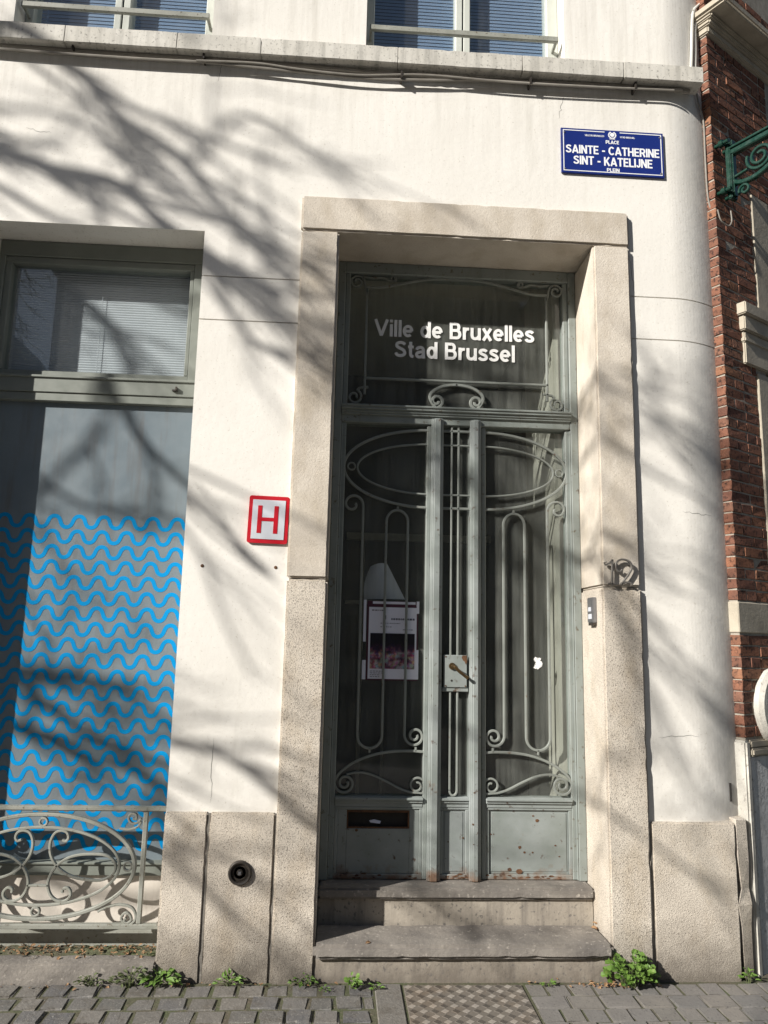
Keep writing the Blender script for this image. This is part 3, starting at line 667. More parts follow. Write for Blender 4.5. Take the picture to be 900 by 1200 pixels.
# upper windows
for (x0, x1) in ((-1.955, -.835), (.055, 1.235)):
    u = MB(); y = .125; c_ = (x0+x1)/2
    u.box(x0+.001, x0+.05, y, .3, UZ0+.02, UZ1); u.box(x1-.07, x1-.001, y, .3, UZ0+.02, UZ1); u.box(x0+.05, x1-.07, y+.01, .3, UZ0+.02, UZ0+.075); u.box(x0+.05, x1-.07, y, .3, UZ1-.06, UZ1)
    u.box(c_-.045, c_-.004, y-.005, .3, UZ0+.075, UZ1-.06); u.box(c_+.004, c_+.045, y, .3, UZ0+.075, UZ1-.06); u.box(c_-.004, c_+.004, y+.02, .3, UZ0+.075, UZ1-.06)
    ww = obj('window', u, M['pale_frame'], wb, bevel=.004)
    for a, b_ in ((x0+.05, c_-.045), (c_+.045, x1-.07)):
        obj('glass_pane', MB().box(a, b_, y+.04, y+.045, UZ0+.075, UZ1-.06), M['clean_glass'], ww)
        bl = MB()
        for i in range(76):
            z = UZ0+.085+i*.024; bl.v += [(a, y+.104, z+.0122), (b_, y+.104, z+.0122), (b_, y+.100, z-.0105), (a, y+.100, z-.0105)]; k = len(bl.v); bl.f.append((k-4, k-3, k-2, k-1))
        tag(obj('blind', bl, M['blue_blind'], ww), kind='stuff')
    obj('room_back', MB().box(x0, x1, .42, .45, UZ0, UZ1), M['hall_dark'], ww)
    gb = MB().box(x0+.02, x1+.002-.03, .02, .042, 5.205, 5.240); gb.box(x1-.045, x1-.03, .042, .126, 5.21, 5.235); gb.box(x0+.02, x0+.035, .042, .126, 5.21, 5.235)
    obj('guard_bar', gb, M['rail'], ww, bevel=.003)

# ================================================================ iron window guard
rg = thing('window_railing', 'low wrought iron scroll railing in front of the blue wave window', 'railing', (-1.39, .05, .27))
RA = -1.391; y0, y1 = .035, .052
def rsub(name, pts, wd=.014, both=True, a=y0, b=y1, closed=False):
    for q in ((pts, [(2*RA-x, z) for x, z in pts]) if both else (pts,)): obj(name, MB().bar(q, wd, a, b, closed=closed), M['rail'], rg, smooth=True)
obj('top_rail', MB().box(WX0+.001, WX1-.001, .026, .062, .802, .824), M['rail'], rg, bevel=.005, seg=2)
obj('bottom_rail', MB().box(WX0+.001, WX1-.001, .028, .060, .270, .292), M['rail'], rg, bevel=.003)
for x in (-.905, 2*RA+.905): obj('post', MB().box(x-.011, x+.011, .034, .056, .292, .802), M['rail'], rg, bevel=.003)
rsub('outer_oval', arc((RA, .548), .448, .236, 0, 357, 72), .017, both=False, closed=True, a=.030, b=.056)
rsub('inner_oval', arc((RA, .548), .376, .176, 0, 357, 64), .012, both=False, closed=True)
# C-scroll that crosses itself into a lying loop
cpts = spiral((-1.282, .668), .010, .043, R(200), -1.0, 26)[:-1]
def zz(x, y): return at(x/4.091, 920+y/4.091, .045)
c1 = [zz(*q) for q in ((300, 262), (318, 268), (330, 250), (322, 226), (295, 218), (265, 230), (244, 270), (242, 320), (258, 365), (290, 405), (340, 435), (400, 450), (480, 455), (530, 435), (555, 400),
                       (545, 360), (505, 335), (440, 330), (375, 335), (320, 352), (275, 385), (243, 430), (230, 475), (240, 520), (265, 548), (300, 557), (330, 542), (340, 515), (325, 492), (302, 498), (300, 515))]
rsub('c_scroll', crom(c1, 5), .0115)
rsub('tie_bar', [(RA-.05, zz(180, 480)[1]), (RA+.05, zz(180, 480)[1])], .010, both=False)
for q, r in (((207, 175), .018), ((610, 397), .019), ((172, 605), .019)):
    c = zz(*q)
    if q[0] == 610: rsub('ring', arc((-.975, .548), r, r, 0, 340, 16), .009, closed=True)
    else: rsub('ring', arc((RA, c[1]), r, r, 0, 340, 16), .009, closed=True, both=False)
k1 = [zz(*q) for q in ((640, 158), (650, 168), (662, 158), (655, 138), (632, 132), (615, 148), (622, 175), (650, 190), (650, 190))]
cr1 = spiral((-.952, .762), .008, .034, R(60), -1.35, 30)
rsub('corner_scroll', crom([zz(*q) for q in ((640, 160), (655, 160), (650, 140), (628, 142), (622, 165), (640, 185), (668, 178), (685, 150))], 5)[:0]+crom([zz(*q) for q in ((638, 160), (655, 162), (652, 140), (630, 138), (618, 158), (632, 182), (660, 180), (678, 160)) ], 5), .010)
rsub('corner_scroll', crom([zz(*q) for q in ((678, 175), (660, 200), (620, 212), (575, 208))], 5), .010)
rsub('corner_scroll', crom([zz(*q) for q in ((605, 635), (595, 650), (610, 660), (630, 645), (622, 620), (600, 612), (582, 632), (592, 658), (620, 668), (648, 645), (648, 610), (625, 582), (570, 572), (510, 585), (470, 605))], 5), .010)

# ================================================================ things on the facade
# street name plate
sg = thing('street_name_sign', 'blue enamel street name plate with white lettering, high on the wall', 'sign', (1.503, -.01, 4.465))
sx0, sx1, sz0, sz1 = 1.199, 1.806, 4.324, 4.610; syf = -.014
obj('plate', MB().box(sx0, sx1, syf, -.002, sz0, sz1), M['enamel_blue'], sg, bevel=.002)
bd = MB(); i_ = .012; t = .005; y_ = syf-.0012
cxs = (sx0+sx1)/2
bd.box(sx0+i_, cxs-.045, y_, syf-.0002, sz1-i_-t, sz1-i_); bd.box(cxs+.045, sx1-i_, y_, syf-.0002, sz1-i_-t, sz1-i_); bd.box(sx0+i_, sx1-i_, y_, syf-.0002, sz0+i_, sz0+i_+t)
bd.box(sx0+i_, sx0+i_+t, y_, syf-.0002, sz0+i_+t, sz1-i_-t); bd.box(sx1-i_-t, sx1-i_, y_, syf-.0002, sz0+i_+t, sz1-i_-t)
obj('border', bd, M['enamel_white'], sg)
lettering('letter', 'SAINTE - CATHERINE', cxs, 4.476, syf-.0012, .553, .054, M['enamel_white'], sg, .001)
lettering('letter', 'SINT - KATELIJNE', cxs, 4.407, syf-.0012, .466, .055, M['enamel_white'], sg, .001)
lettering('lettering', 'PLACE', cxs, 4.532, syf-.0012, .078, .022, M['enamel_white'], sg, .001, .20, False)
lettering('lettering', 'PLEIN', cxs, 4.354, syf-.0012, .074, .022, M['enamel_white'], sg, .001, .20, False)
lettering('lettering', 'VILLE DE BRUXELLES', cxs-.105, 4.568, syf-.0012, .115, .011, M['enamel_white'], sg, .001, .16, False)
lettering('lettering', 'STAD BRUSSEL', cxs+.09, 4.568, syf-.0012, .088, .011, M['enamel_white'], sg, .001, .16, False)
em = MB()
em.lathe([(.013, -.0012), (.013, -.0002)], (cxs, syf, 4.580), n=16)
for s_ in (-1, 1):
    for k in range(6):
        a = R(-80+s_*0+k*27) if s_ > 0 else R(260-k*27); c = (cxs+.0205*math.cos(a), 4.578+.0205*math.sin(a))
        em.lathe([(.0048, -.0012), (.0048, -.0002)], (c[0], syf, c[1]), n=8)
em.box(cxs-.016, cxs+.016, y_, syf-.0002, 4.551, 4.555)
obj('emblem', em, M['enamel_white'], sg)
for x in (sx0+.02, sx1-.02):
    for z in (sz0+.025, sz1-.03): obj('bolt', MB().lathe([(.004, -.004), (.006, -.001)], (x, syf, z), n=10), M['steel'], sg)

# H sign
hs_ = thing('hydrant_sign', 'small white plate with red border and red letter H', 'sign', (-.377, -.01, 2.25))
cx, cz = -.3775, 2.2515; hw, hh = .1035, .1235
def tilt(x, y, z):
    a = R(-1.2); dx, dz = x-cx, z-cz; return (cx+dx*math.cos(a)-dz*math.sin(a), y, cz+dx*math.sin(a)+dz*math.cos(a))
def rrect(w_, h_, r, n=5):
    o = []
    for sx_, sz_, a in ((1, 1, 0), (-1, 1, 90), (-1, -1, 180), (1, -1, 270)):
        for k in range(n+1): an = R(a+90*k/n); o.append((cx+sx_*(w_-r)+r*math.cos(an), cz+sz_*(h_-r)+r*math.sin(an)))
    return o
obj('plate', MB().prism(rrect(hw, hh, .012), -.014, -.004, tilt), M['red'], hs_)
obj('face', MB().prism(rrect(hw-.019, hh-.021, .002), -.0165, -.0135, tilt), M['sign_grey'], hs_)
hl = MB(); hl.box(cx-.056, cx-.034, -.0180, -.0162, cz-.072, cz+.072, tilt); hl.box(cx+.028, cx+.050, -.0180, -.0162, cz-.072, cz+.072, tilt); hl.box(cx-.034, cx+.028, -.0180, -.0162, cz-.009, cz+.010, tilt)
obj('letter_h', hl, M['red'], hs_)
for px_, py_ in ((237, 663), (323, 665)):
    a, b_ = at(px_, py_); obj('wall_plug', MB().lathe([(.006, -.004), (.009, -.001), (.009, .004)], (a, 0, b_), n=8), M['rust'], wb)
# house number
hn = thing('house_number', 'dark wrought iron house number 12 on the right door jamb', 'house number', (1.49, -.05, 1.96))
def nz_(x, y): return at(660+x/7.5, 640+y/7.5, -.055)
ya, yb = -.062, -.048
one = MB().bar([nz_(430, 345), nz_(430, 118)], .011, ya, yb); one.bar([nz_(432, 120), nz_(405, 150), nz_(372, 165)], .009, ya, yb); one.bar([nz_(372, 165), nz_(360, 145), nz_(380, 140)], .006, ya, yb); one.bar([nz_(395, 330), nz_(470, 335)], .009, ya, yb)
obj('digit', one, M['digit_iron'], hn)
two = MB().bar(crom([nz_(*q) for q in ((520, 205), (500, 225), (475, 215), (462, 180), (470, 140), (510, 118), (560, 125), (595, 155), (598, 200), (570, 255), (530, 310), (512, 335), (545, 318), (590, 325), (600, 345))], 5), .010, ya, yb)
obj('digit', two, M['digit_iron'], hn)
for q in ((430, 180), (430, 320), (470, 160), (590, 170), (545, 322)):
    a, b_ = nz_(*q); obj('pin', MB().tube([(a, -.05, b_), (a, -.03, b_)], .004, 6), M['black_iron'], hn)
# intercom on the right reveal
ic = thing('intercom', 'small grey metal door intercom on the right reveal', 'intercom', (1.356, .10, 1.83))
obj('housing', MB().box(1.343, OX1, .055, .145, 1.765, 1.900), M['steel'], ic, bevel=.004, seg=2)
obj('button', MB().box(1.339, 1.3435, .085, .120, 1.825, 1.848), M['sign_grey'], ic, bevel=.001)
obj('name_plate', MB().box(1.3405, 1.3435, .075, .125, 1.785, 1.812), M['sign_grey'], ic, bevel=.001)
obj('foot', MB().box(1.346, OX1, .06, .14, 1.752, 1.7645), M['black_iron'], ic)
crk = random.Random(9)
for pts in ([(772, 864), (820, 862)], [(738, 300), (744, 345)], [(262, 72), (255, 96)], [(415, 60), (412, 84)], [(250, 866), (247, 940)], [(660, 112), (655, 140)], [(800, 600), (838, 604)], [(30, 150), (60, 156)]):
    (a0_, b0_), (a1_, b1_) = pts; P_ = []
    for i in range(11):
        q = at(a0_+(a1_-a0_)*i/10+crk.uniform(-1.2, 1.2), b0_+(b1_-b0_)*i/10+crk.uniform(-1.2, 1.2)); P_.append(q)
    mb = MB()
    for i, (x, z) in enumerate(P_):
        w2 = .0011*math.sin(math.pi*(i+.5)/11); h_ = abs(P_[-1][0]-P_[0][0]) > abs(P_[-1][1]-P_[0][1])
        for s_ in (-1, 1): mb.v.append((x+(0 if h_ else s_*w2), curve(x)-.0006, z+(s_*w2 if h_ else 0)))
    for i in range(10): mb.f.append((2*i, 2*i+1, 2*i+3, 2*i+2))
    obj('crack', mb, M['hall_dark'], wb, recalc=False)
# round service cap
sc_ = thing('wall_socket_cap', 'round black metal cap set in the speckled plinth', 'utility cap', (-.430, -.02, .541))
obj('rim', MB().lathe([(.056, .0), (.056, -.012), (.050, -.018), (.043, -.016), (.040, -.006), (.0395, .004)], (-.430, -.022, .541), n=32), M['black_iron'], sc_, smooth=True)
obj('disc', MB().lathe([(.039, -.003), (.030, -.006), (.028, -.003), (.016, -.003), (.013, -.009), (.001, -.010)], (-.430, -.022, .541), n=28), M['black_iron'], sc_, smooth=True)
obj('square_key', MB().box(-.437, -.423, -.041, -.03, .534, .548), M['steel'], sc_, bevel=.001)
# cables under the string course
def cable(name, pts, r, label, m_='cable', grp=None): return tag(obj(name, MB().tube(crom(pts, 6), r, 7), M[m_], smooth=True), label, 'cable', grp)
def wallpts(L, y): return [(at(a, b_, y)[0], y, at(a, b_, y)[1]) for a, b_ in L]
cable('cable', wallpts([(-160, 36), (0, 52), (120, 62), (240, 69), (360, 78), (470, 87), (600, 95), (700, 99), (808, 107)], -.025), .011, 'thick grey cable running straight under the sill ledge')
cable('cable', wallpts([(-160, 42), (0, 57), (150, 68), (240, 73), (300, 79), (370, 86), (430, 92), (500, 94), (560, 94), (640, 99), (720, 103), (800, 105)], -.038), .0075, 'thin pale cable sagging furthest below the sill ledge')
cable('cable', wallpts([(230, 71), (300, 74), (350, 81), (420, 88), (500, 88), (620, 98), (790, 106)], -.05), .006, 'thin cable starting mid-way under the ledge and sagging slightly')
for px_, py_ in ((88, 58), (240, 70), (470, 92), (620, 99), (742, 105)):
    a, b_ = at(px_, py_, -.02); obj('cable_clip', MB().box(a-.005, a+.005, -.06, 0, b_-.022, b_+.02), M['black_iron'], wb)
def cw(L): return [(at(a, b_, .06)[0], curve(min(at(a, b_, .05)[0], 2.1))-.012, at(a, b_, .05)[1]) for a, b_ in L]
cable('conduit', cw([(806, 97), (808, 60), (809, 32), (811, 15), (818, 4), (828, -3)]), .009, 'white conduit bending over at the top of the wall corner', 'pipe')
cable('conduit', cw([(813, 88), (814, 60), (814, 34), (817, 22), (824, 12)]), .006, 'thinner white conduit right beside the bent one', 'pipe')
cable('cable', cw([(812, 95), (817, 120), (825, 140), (827, 180), (829, 215), (832, 235), (836, 246)]), .0055, 'dark cable down the joint between white wall and bricks')
# paper behind the left door glass
ps = thing('poster', 'white poster with dark crowd photograph on the left door glass', 'poster', (.30, .345, 1.44))
obj('backing', MB().box(.160, .446, .3480, .3518, 1.432, 1.866), M['maroon'], ps)
obj('sheet', MB().box(.170, .437, .3420, .3450, 1.440, 1.832), M['paper'], ps)
def photo_mat():
    mt = bpy.data.materials.new('crowd_print'); mt.use_nodes = True; n = mt.node_tree.nodes; l = mt.node_tree.links
    tc = n.new('ShaderNodeTexCoord'); vo = n.new('ShaderNodeTexVoronoi'); vo.inputs['Scale'].default_value = 60; l.new(tc.outputs['Object'], vo.inputs['Vector'])
    nn = n.new('ShaderNodeTexNoise'); nn.inputs['Scale'].default_value = 30; nn.inputs['Detail'].default_value = 6; l.new(tc.outputs['Object'], nn.inputs['Vector'])
    sp_ = n.new('ShaderNodeSeparateXYZ'); l.new(tc.outputs['Object'], sp_.inputs[0])
    r1 = n.new('ShaderNodeMapRange'); l.new(sp_.outputs['Z'], r1.inputs[0]); r1.inputs[1].default_value = .19; r1.inputs[2].default_value = .07
    mu = n.new('ShaderNodeMath'); mu.operation = 'MULTIPLY'; l.new(r1.outputs[0], mu.inputs[0]); l.new(nn.outputs['Fac'], mu.inputs[1])
    cr = n.new('ShaderNodeValToRGB'); l.new(mu.outputs[0], cr.inputs[0]); E = cr.color_ramp.elements
    E[0].position = .2; E[0].color = (.006, .004, .010, 1); E[1].position = .60; E[1].color = (.46, .34, .38, 1)
    for p_, c_ in ((.34, (.035, .012, .045, 1)), (.45, (.22, .08, .11, 1))): e = E.new(p_); e.color = c_
    mx = n.new('ShaderNodeMix'); mx.data_type = 'RGBA'; mx.blend_type = 'OVERLAY'; mx.inputs[0].default_value = .4
    l.new(cr.outputs[0], mx.inputs[6]); l.new(vo.outputs['Color'], mx.inputs[7]); l.new(mx.outputs[2], n['Principled BSDF'].inputs['Base Color']); return mt
obj('photograph', MB().box(.180, .427, .3400, .3425, 1.495, 1.688), photo_mat(), ps)
ln = MB(); rr = random.Random(2)
for z, x0, x1, h in ((1.812, .186, .258, .005), (1.765, .255, .266, .022), (1.762, .295, .425, .010), (1.742, .235, .345, .003), (1.722, .235, .30, .003), (1.708, .36, .42, .003), (1.480, .182, .25, .003), (1.470, .182, .25, .003), (1.460, .182, .24, .003), (1.450, .182, .235, .003)):
    x = x0
    while x < x1: wv = rr.uniform(.004, .014); ln.box(x, min(x+wv, x1), .3405, .3422, z, z+h); x += wv+.004
obj('print_lines', ln, M['print'], ps)
for a in ((.140, .155, 1.64, 1.872), (.436, .450, 1.44, 1.60), (.436, .451, 1.80, 1.868), (.19, .43, 1.850, 1.864), (.138, .158, 1.436, 1.54)):
    obj('paper_edge', MB().box(a[0], a[1], .3455, .3475, a[2], a[3]), M['paper'], ps)
cn = MB(); N = 14
top = [(.176, 2.066), (.20, 2.080), (.24, 2.086), (.268, 2.084)]
for i in range(N+1):
    u = i/N; xb = .143+u*(.378-.143); zb = 1.878+.004*u
    xt = .176+u*(.272-.176); zt = 2.068+.016*math.sin(min(1, u*1.5)*math.pi/2)
    for j in range(7):
        v = j/6; bul = -.016*math.sin(v*math.pi)*(1-u)**2
        cn.v.append((xb+(xt-xb)*v+bul, .384+.075*(1-math.sin(math.pi*(.12+.76*u)))+.01*v, zb+(zt-zb)*v))
for i in range(N):
    for j in range(6): cn.f.append((i*7+j, (i+1)*7+j, (i+1)*7+j+1, i*7+j+1))
tag(obj('bent_paper', cn, M['paper'], smooth=True), 'plain white sheet bent into a cone shape above the poster', 'paper')

# ================================================================ BRICK BUILDING on the right
BA = R(31.5); PX, PY = 2.128, .040
ux, uy = math.cos(BA), math.sin(BA); vx, vy = math.sin(BA), -math.cos(BA)     # u along the face, v outwards
def L2W(u, v, z): return (PX+u*ux+v*vx, PY+u*uy+v*vy, z)
def bl2(x, y, z): return L2W(x, -y, z)                                       # box helper: y = depth behind the face
def atb(px, py, v=0.0):
    """photo pixel -> (u, z) on the brick face moved out by v"""
    d = ray(px, py); ox, oy = PX+v*vx, PY+v*vy
    k = ((ox-0)*vx+(oy+CAM_D)*vy)/(d[0]*vx+d[1]*vy)
    X, Yw, Z = d[0]*k, -CAM_D+d[1]*k, CAM_Z+d[2]*k
    return (X-PX)*ux+(Yw-PY)*uy, Z
bb = thing('brick_building', 'red brick building with pale stone bands beside the white house', 'building', (PX, PY, GZ))
def bobj(name, mb, m_, bevel=.004, **k): return obj(name, mb, M[m_], bb, bevel=bevel, **k)
JU, LJ, IU = atb(884, 300)[0], atb(892, 520)[0], atb(875, 395, .05)[0]
LINT, IMP0 = atb(886, 232)[1], atb(876, 428)[1]
WU0, WU1 = JU+.03, JU+.95                         # window opening in the brick face
def bsolid(u0, u1, z0, z1, d0=.0035, d1=.5): return MB().box(u0, u1, d0, d1, z0, z1, bl2)
w_ = bsolid(.006, WU0+.02, .02, 8.0); w_.box(WU0+.02, 4.5, .0035, .5, .02, 2.0, bl2); w_.box(WU0+.02, 4.5, .25, .5, 2.0, 8.0, bl2); w_.box(WU1+.1, 4.5, .012, .25, 2.0, 8, bl2); w_.box(WU0+.02, WU1+.1, .0035, .25, LINT+.002, 8.0, bl2)
bobj('wall', w_, 'mortar', 0)
BASE_Z = atb(865, 868)[1]; BAND0, BAND1 = atb(857, 741)[1], atb(855, 704)[1]; CORN = atb(832, 44)[1]
CH = .0602
def brick_mesh(lu, ld, lh):
    return obj('brick', MB().box(0, lu, 0, ld, 0, lh), M['brick'], None, bevel=.003, seg=1, jit=.0025, anchor=(0, 0, 0))
corner_l = [brick_mesh(.187, .09, .0515) for _ in range(5)]; corner_s = [brick_mesh(.090, .187, .0515) for _ in range(5)]
stret = [brick_mesh(.187, .09, .0515) for _ in range(8)]; head = []
def put(pr, u, z, wid=None):
    d = random.uniform(-.0025, .002); c = dup(random.choice(pr), L2W(u, -d, z+random.uniform(-.001, .001)), bb, (0, 0, BA))
    if wid: c.scale = (wid/.187, 1, 1)
for z0, z1 in ((BASE_Z+.012, BAND0-.004), (BAND1+.008, CORN-.004), (CORN+.165, CORN+.50)):
    n = int(round((z1-z0)/CH)); st_ = (z1-z0)/n
    for i in range(n):
        z = z0+i*st_
        umax = .85 if z > CORN else .66 if z > LINT+.004 else .40 if z < BAND0 else LJ-.006 if z < IMP0-.01 else JU-.004
        if i % 2: put(corner_l, 0, z); u = .196
        else: put(corner_s, 0, z); u = .099
        while umax-u > .025:
            wv = min(.187 if random.random() < .8 else .09, umax-u); put(stret, u, z, wv); u += wv+.009
for o in corner_l+corner_s+stret+head: bpy.data.objects.remove(o)
# plinth of the brick house: whitewashed end, grey face
pb = MB(); pb.box(-.012, .085, -.012, .45, .02, BASE_Z-.10, bl2); pb.box(-.012, .085, -.012, .45, BASE_Z-.098, BASE_Z-.02, bl2)
pe = MB(); pe.v = []; bobj('plinth_end', MB().box(-.014, .03, -.010, .45, .02, BASE_Z-.004, bl2), 'white_stone', .010, seg=2, smooth=True)
bobj('plinth', MB().box(.032, 4.5, -.006, .3, .02, BASE_Z-.085, bl2), 'grey_stone', .006)
pc = MB().box(.031, 4.5, -.022, .3, BASE_Z-.083, BASE_Z-.045, bl2); pc.box(.031, 4.5, -.012, .3, BASE_Z-.044, BASE_Z-.002, bl2)
bobj('plinth_cap', pc, 'euville', .008, seg=2, smooth=True)
bobj('stone_band', MB().box(-.003, 4.5, -.004, .3, BAND0, BAND1, bl2), 'euville', .005)
# window surround: jamb, impost, reveal
jb0 = atb(890, 640)[1]
bobj('jamb_stone', MB().box(LJ, LJ+.20, -.010, .25, BAND1+.002, atb(893, 440)[1], bl2), 'euville', .005)
q0, q1 = atb(876, 428)[1], atb(876, 362)[1]; h = q1-q0
ca = MB(); ca.box(IU+.02, IU+.5, -.035, .25, q0+.55*h, q0+.80*h, bl2); ca.box(IU, IU+.52, -.055, .25, q0+.80*h, q1, bl2); ca.box(IU+.04, IU+.48, -.018, .25, q0, q0+.55*h, bl2); ca.box(IU+.03, IU+.49, -.026, .25, q0+.36*h, q0+.44*h, bl2)
bobj('impost', ca, 'euville', .006, seg=2, smooth=True)
bobj('jamb_stone', MB().box(JU, JU+.19, -.006, .25, q1+.002, LINT, bl2), 'euville', .005)
bobj('lintel_stone', MB().box(.67, WU1+.3, -.008, .25, LINT+.004, LINT+.30, bl2), 'euville', .005)
bobj('jamb_stone', MB().box(WU1, WU1+.2, -.006, .25, BAND1+.002, 5.0, bl2), 'euville', .005)
bobj('window_pane', MB().box(WU0+.1, WU1, .20, .22, BAND1, 5.0, bl2), 'far_glass', 0)
# cornice
kz = CORN
co = MB(); co.box(-.010, 4.5, -.022, .3, kz, kz+.045, bl2); co.box(-.020, 4.5, -.042, .3, kz+.046, kz+.075, bl2); co.box(-.030, 4.5, -.060, .3, kz+.076, kz+.100, bl2)
bobj('cornice_moulding', co, 'euville', .008, seg=2, smooth=True)
bobj('cornice', MB().box(-.050, 4.5, -.16, .3, kz+.101, kz+.160, bl2), 'euville', .014, seg=3, smooth=True)
# oculus ring
oc = MB(); cu, cz_ = atb(906, 828); rad = .155
prof = []
nseg = 36; sec = [(-.035, .02), (-.035, -.025), (-.02, -.045), (.015, -.045), (.035, -.025), (.035, .02)]
for i in range(nseg):
    a = 2*math.pi*i/nseg
    for o, dth in sec: rr2 = rad+o; oc.v.append(L2W(cu+rr2*math.cos(a), -dth, cz_+rr2*1.08*math.sin(a)))
for i in range(nseg):
    for j in range(5): A = i*6; B = ((i+1) % nseg)*6; oc.f.append((A+j, A+j+1, B+j+1, B+j))
bobj('round_frame', oc, 'white_stone', 0, smooth=True)
bobj('round_grille', MB().lathe([(rad-.02, 0), (rad-.02, .012)], (0, 0, 0), n=28), 'dark', 0).data.transform(Matrix.Identity(4))
bpy.data.objects.remove(bpy.data.objects['round_grille'])
rgm = MB().prism([(cu+(rad-.03)*math.cos(6.283*i/28), cz_+1.08*(rad-.03)*math.sin(6.283*i/28)) for i in range(28)], -.008, .011, bl2)
bobj('round_grille', rgm, 'dark', 0)

# green lamp bracket on the brick face
lbk = thing('lamp_bracket', 'dark green cast iron scroll bracket bolted to the brick wall', 'lamp bracket', L2W(.08, .06, 4.2))
bu, bz1 = atb(853, 166, .05); _, bz0 = atb(858, 236, .05)
bu = .085
def obk(name, mb, bevel=.003, **k): return obj(name, mb, M['green_iron'], lbk, bevel=bevel, **k)
pl = MB().box(bu-.032, bu+.032, -.075, -.045, bz0, bz1, bl2); pl.box(bu-.022, bu+.022, -.085, -.074, bz0+.01, bz1-.01, bl2)
obk('back_plate', pl, .006, seg=2, smooth=True)
for z in (bz0+.045, bz1-.035):
    for du in (-.055, .03):
        a = L2W(bu+du, .0, z); b_ = L2W(bu+du, .085, z)
        obj('bolt', MB().tube([a, L2W(bu+du, .03, z), L2W(bu+du, .0305, z), L2W(bu+du, .055, z), L2W(bu+du, .0555, z), b_], [.012, .012, .022, .022, .012, .012], 10), M['green_iron'], lbk, smooth=True)
def brk(x, y, z): return L2W(bu+(y), x, z)           # x outwards from the wall, y across
za = bz1-.09
obk('arm', MB().bar([(.07, za), (.30, za), (.62, za), (.86, za+.0)], .034, -.022, .022, fn=brk), 0, smooth=True)
obk('arm_rib', MB().bar([(.07, za+.026), (.86, za+.026)], .014, -.030, .030, fn=brk), 0, smooth=True)
s1 = spiral((.235, za-.105), .018, .078, R(120), -1.9, 60)
obk('scroll', MB().bar(s1, .017, -.011, .011, fn=brk), 0, smooth=True)
obk('brace', MB().bar(crom([(.075, za-.19), (.13, za-.215), (.22, za-.215), (.33, za-.17), (.43, za-.10), (.52, za-.03)], 7), .026, -.016, .016, fn=brk), 0, smooth=True)
obk('scroll', MB().bar(spiral((.375, za-.070), .012, .045, R(60), 1.6, 40), .014, -.010, .010, fn=brk), 0, smooth=True)
obk('scroll', MB().bar(spiral((.135, za-.265), .008, .034, R(90), 1.3, 36), .014, -.010, .010, fn=brk), 0, smooth=True)
obk('strut', MB().bar([(.075, za-.16), (.16, za-.15)], .014, -.010, .010, fn=brk), 0)
obk('finial', MB().lathe([(.004, -.05), (.02, -.035), (.028, -.01), (.03, .01), (.018, .02), (.018, .05)], brk(.84, 0, za-.04), 'z', 16), 0, smooth=True)
# hanging loop of wire below the bracket
cable('cable', [L2W(.0, .012, bz0-.07), L2W(.015, .02, bz0-.135), L2W(.08, .025, bz0-.15), L2W(.13, .02, bz0-.10), L2W(.14, .012, bz0-.02)], .004, 'thin grey wire looped under the green lamp bracket')

# ================================================================ pavement things
cp = thing('access_cover', 'chequered steel cover plate let into the pavement below the steps', 'manhole cover', (.636, -.33, GZ))
cx0, cx1, cy0, cy1 = .358, .918, -.66, -.055
obj('plate', MB().box(cx0, cx1, cy0, cy1, 0.02, GZ-.001), M['plate'], cp, bevel=.002)
tr2 = MB(); pit = .047
j = 0; yy = cy1-.02
while yy > cy0+.015:
    i = 0; xx = cx0+.022
    while xx < cx1-.015:
        d = 1 if (i+j) % 2 else -1
        for k in (-2, -1, 0, 1, 2):
            a = R(45*d); o = k*.0060; Lh = .0145
            ox, oy = -math.sin(a)*o, math.cos(a)*o
            dx, dy = math.cos(a)*Lh, math.sin(a)*Lh; wx, wy = -math.sin(a)*.0022, math.cos(a)*.0022
            kk = len(tr2.v); z0 = GZ-.0012; z1 = GZ+.0009
            for zz_, f_ in ((z0, 1.0), (z1, .55)):
                for s1_, s2_ in ((-1, -1), (1, -1), (1, 1), (-1, 1)): tr2.v.append((xx+ox+s1_*dx*(1 if f_ == 1 else .85)+s2_*wx*f_, yy+oy+s1_*dy*(1 if f_ == 1 else .85)+s2_*wy*f_, zz_))
            tr2.f += [tuple(kk+q for q in f) for f in ((4, 5, 6, 7), (0, 1, 5, 4), (1, 2, 6, 5), (2, 3, 7, 6), (3, 0, 4, 7))]
        xx += pit; i += 1
    yy -= pit; j += 1
tag(obj('tread_pattern', tr2, M['plate'], cp), kind='stuff')
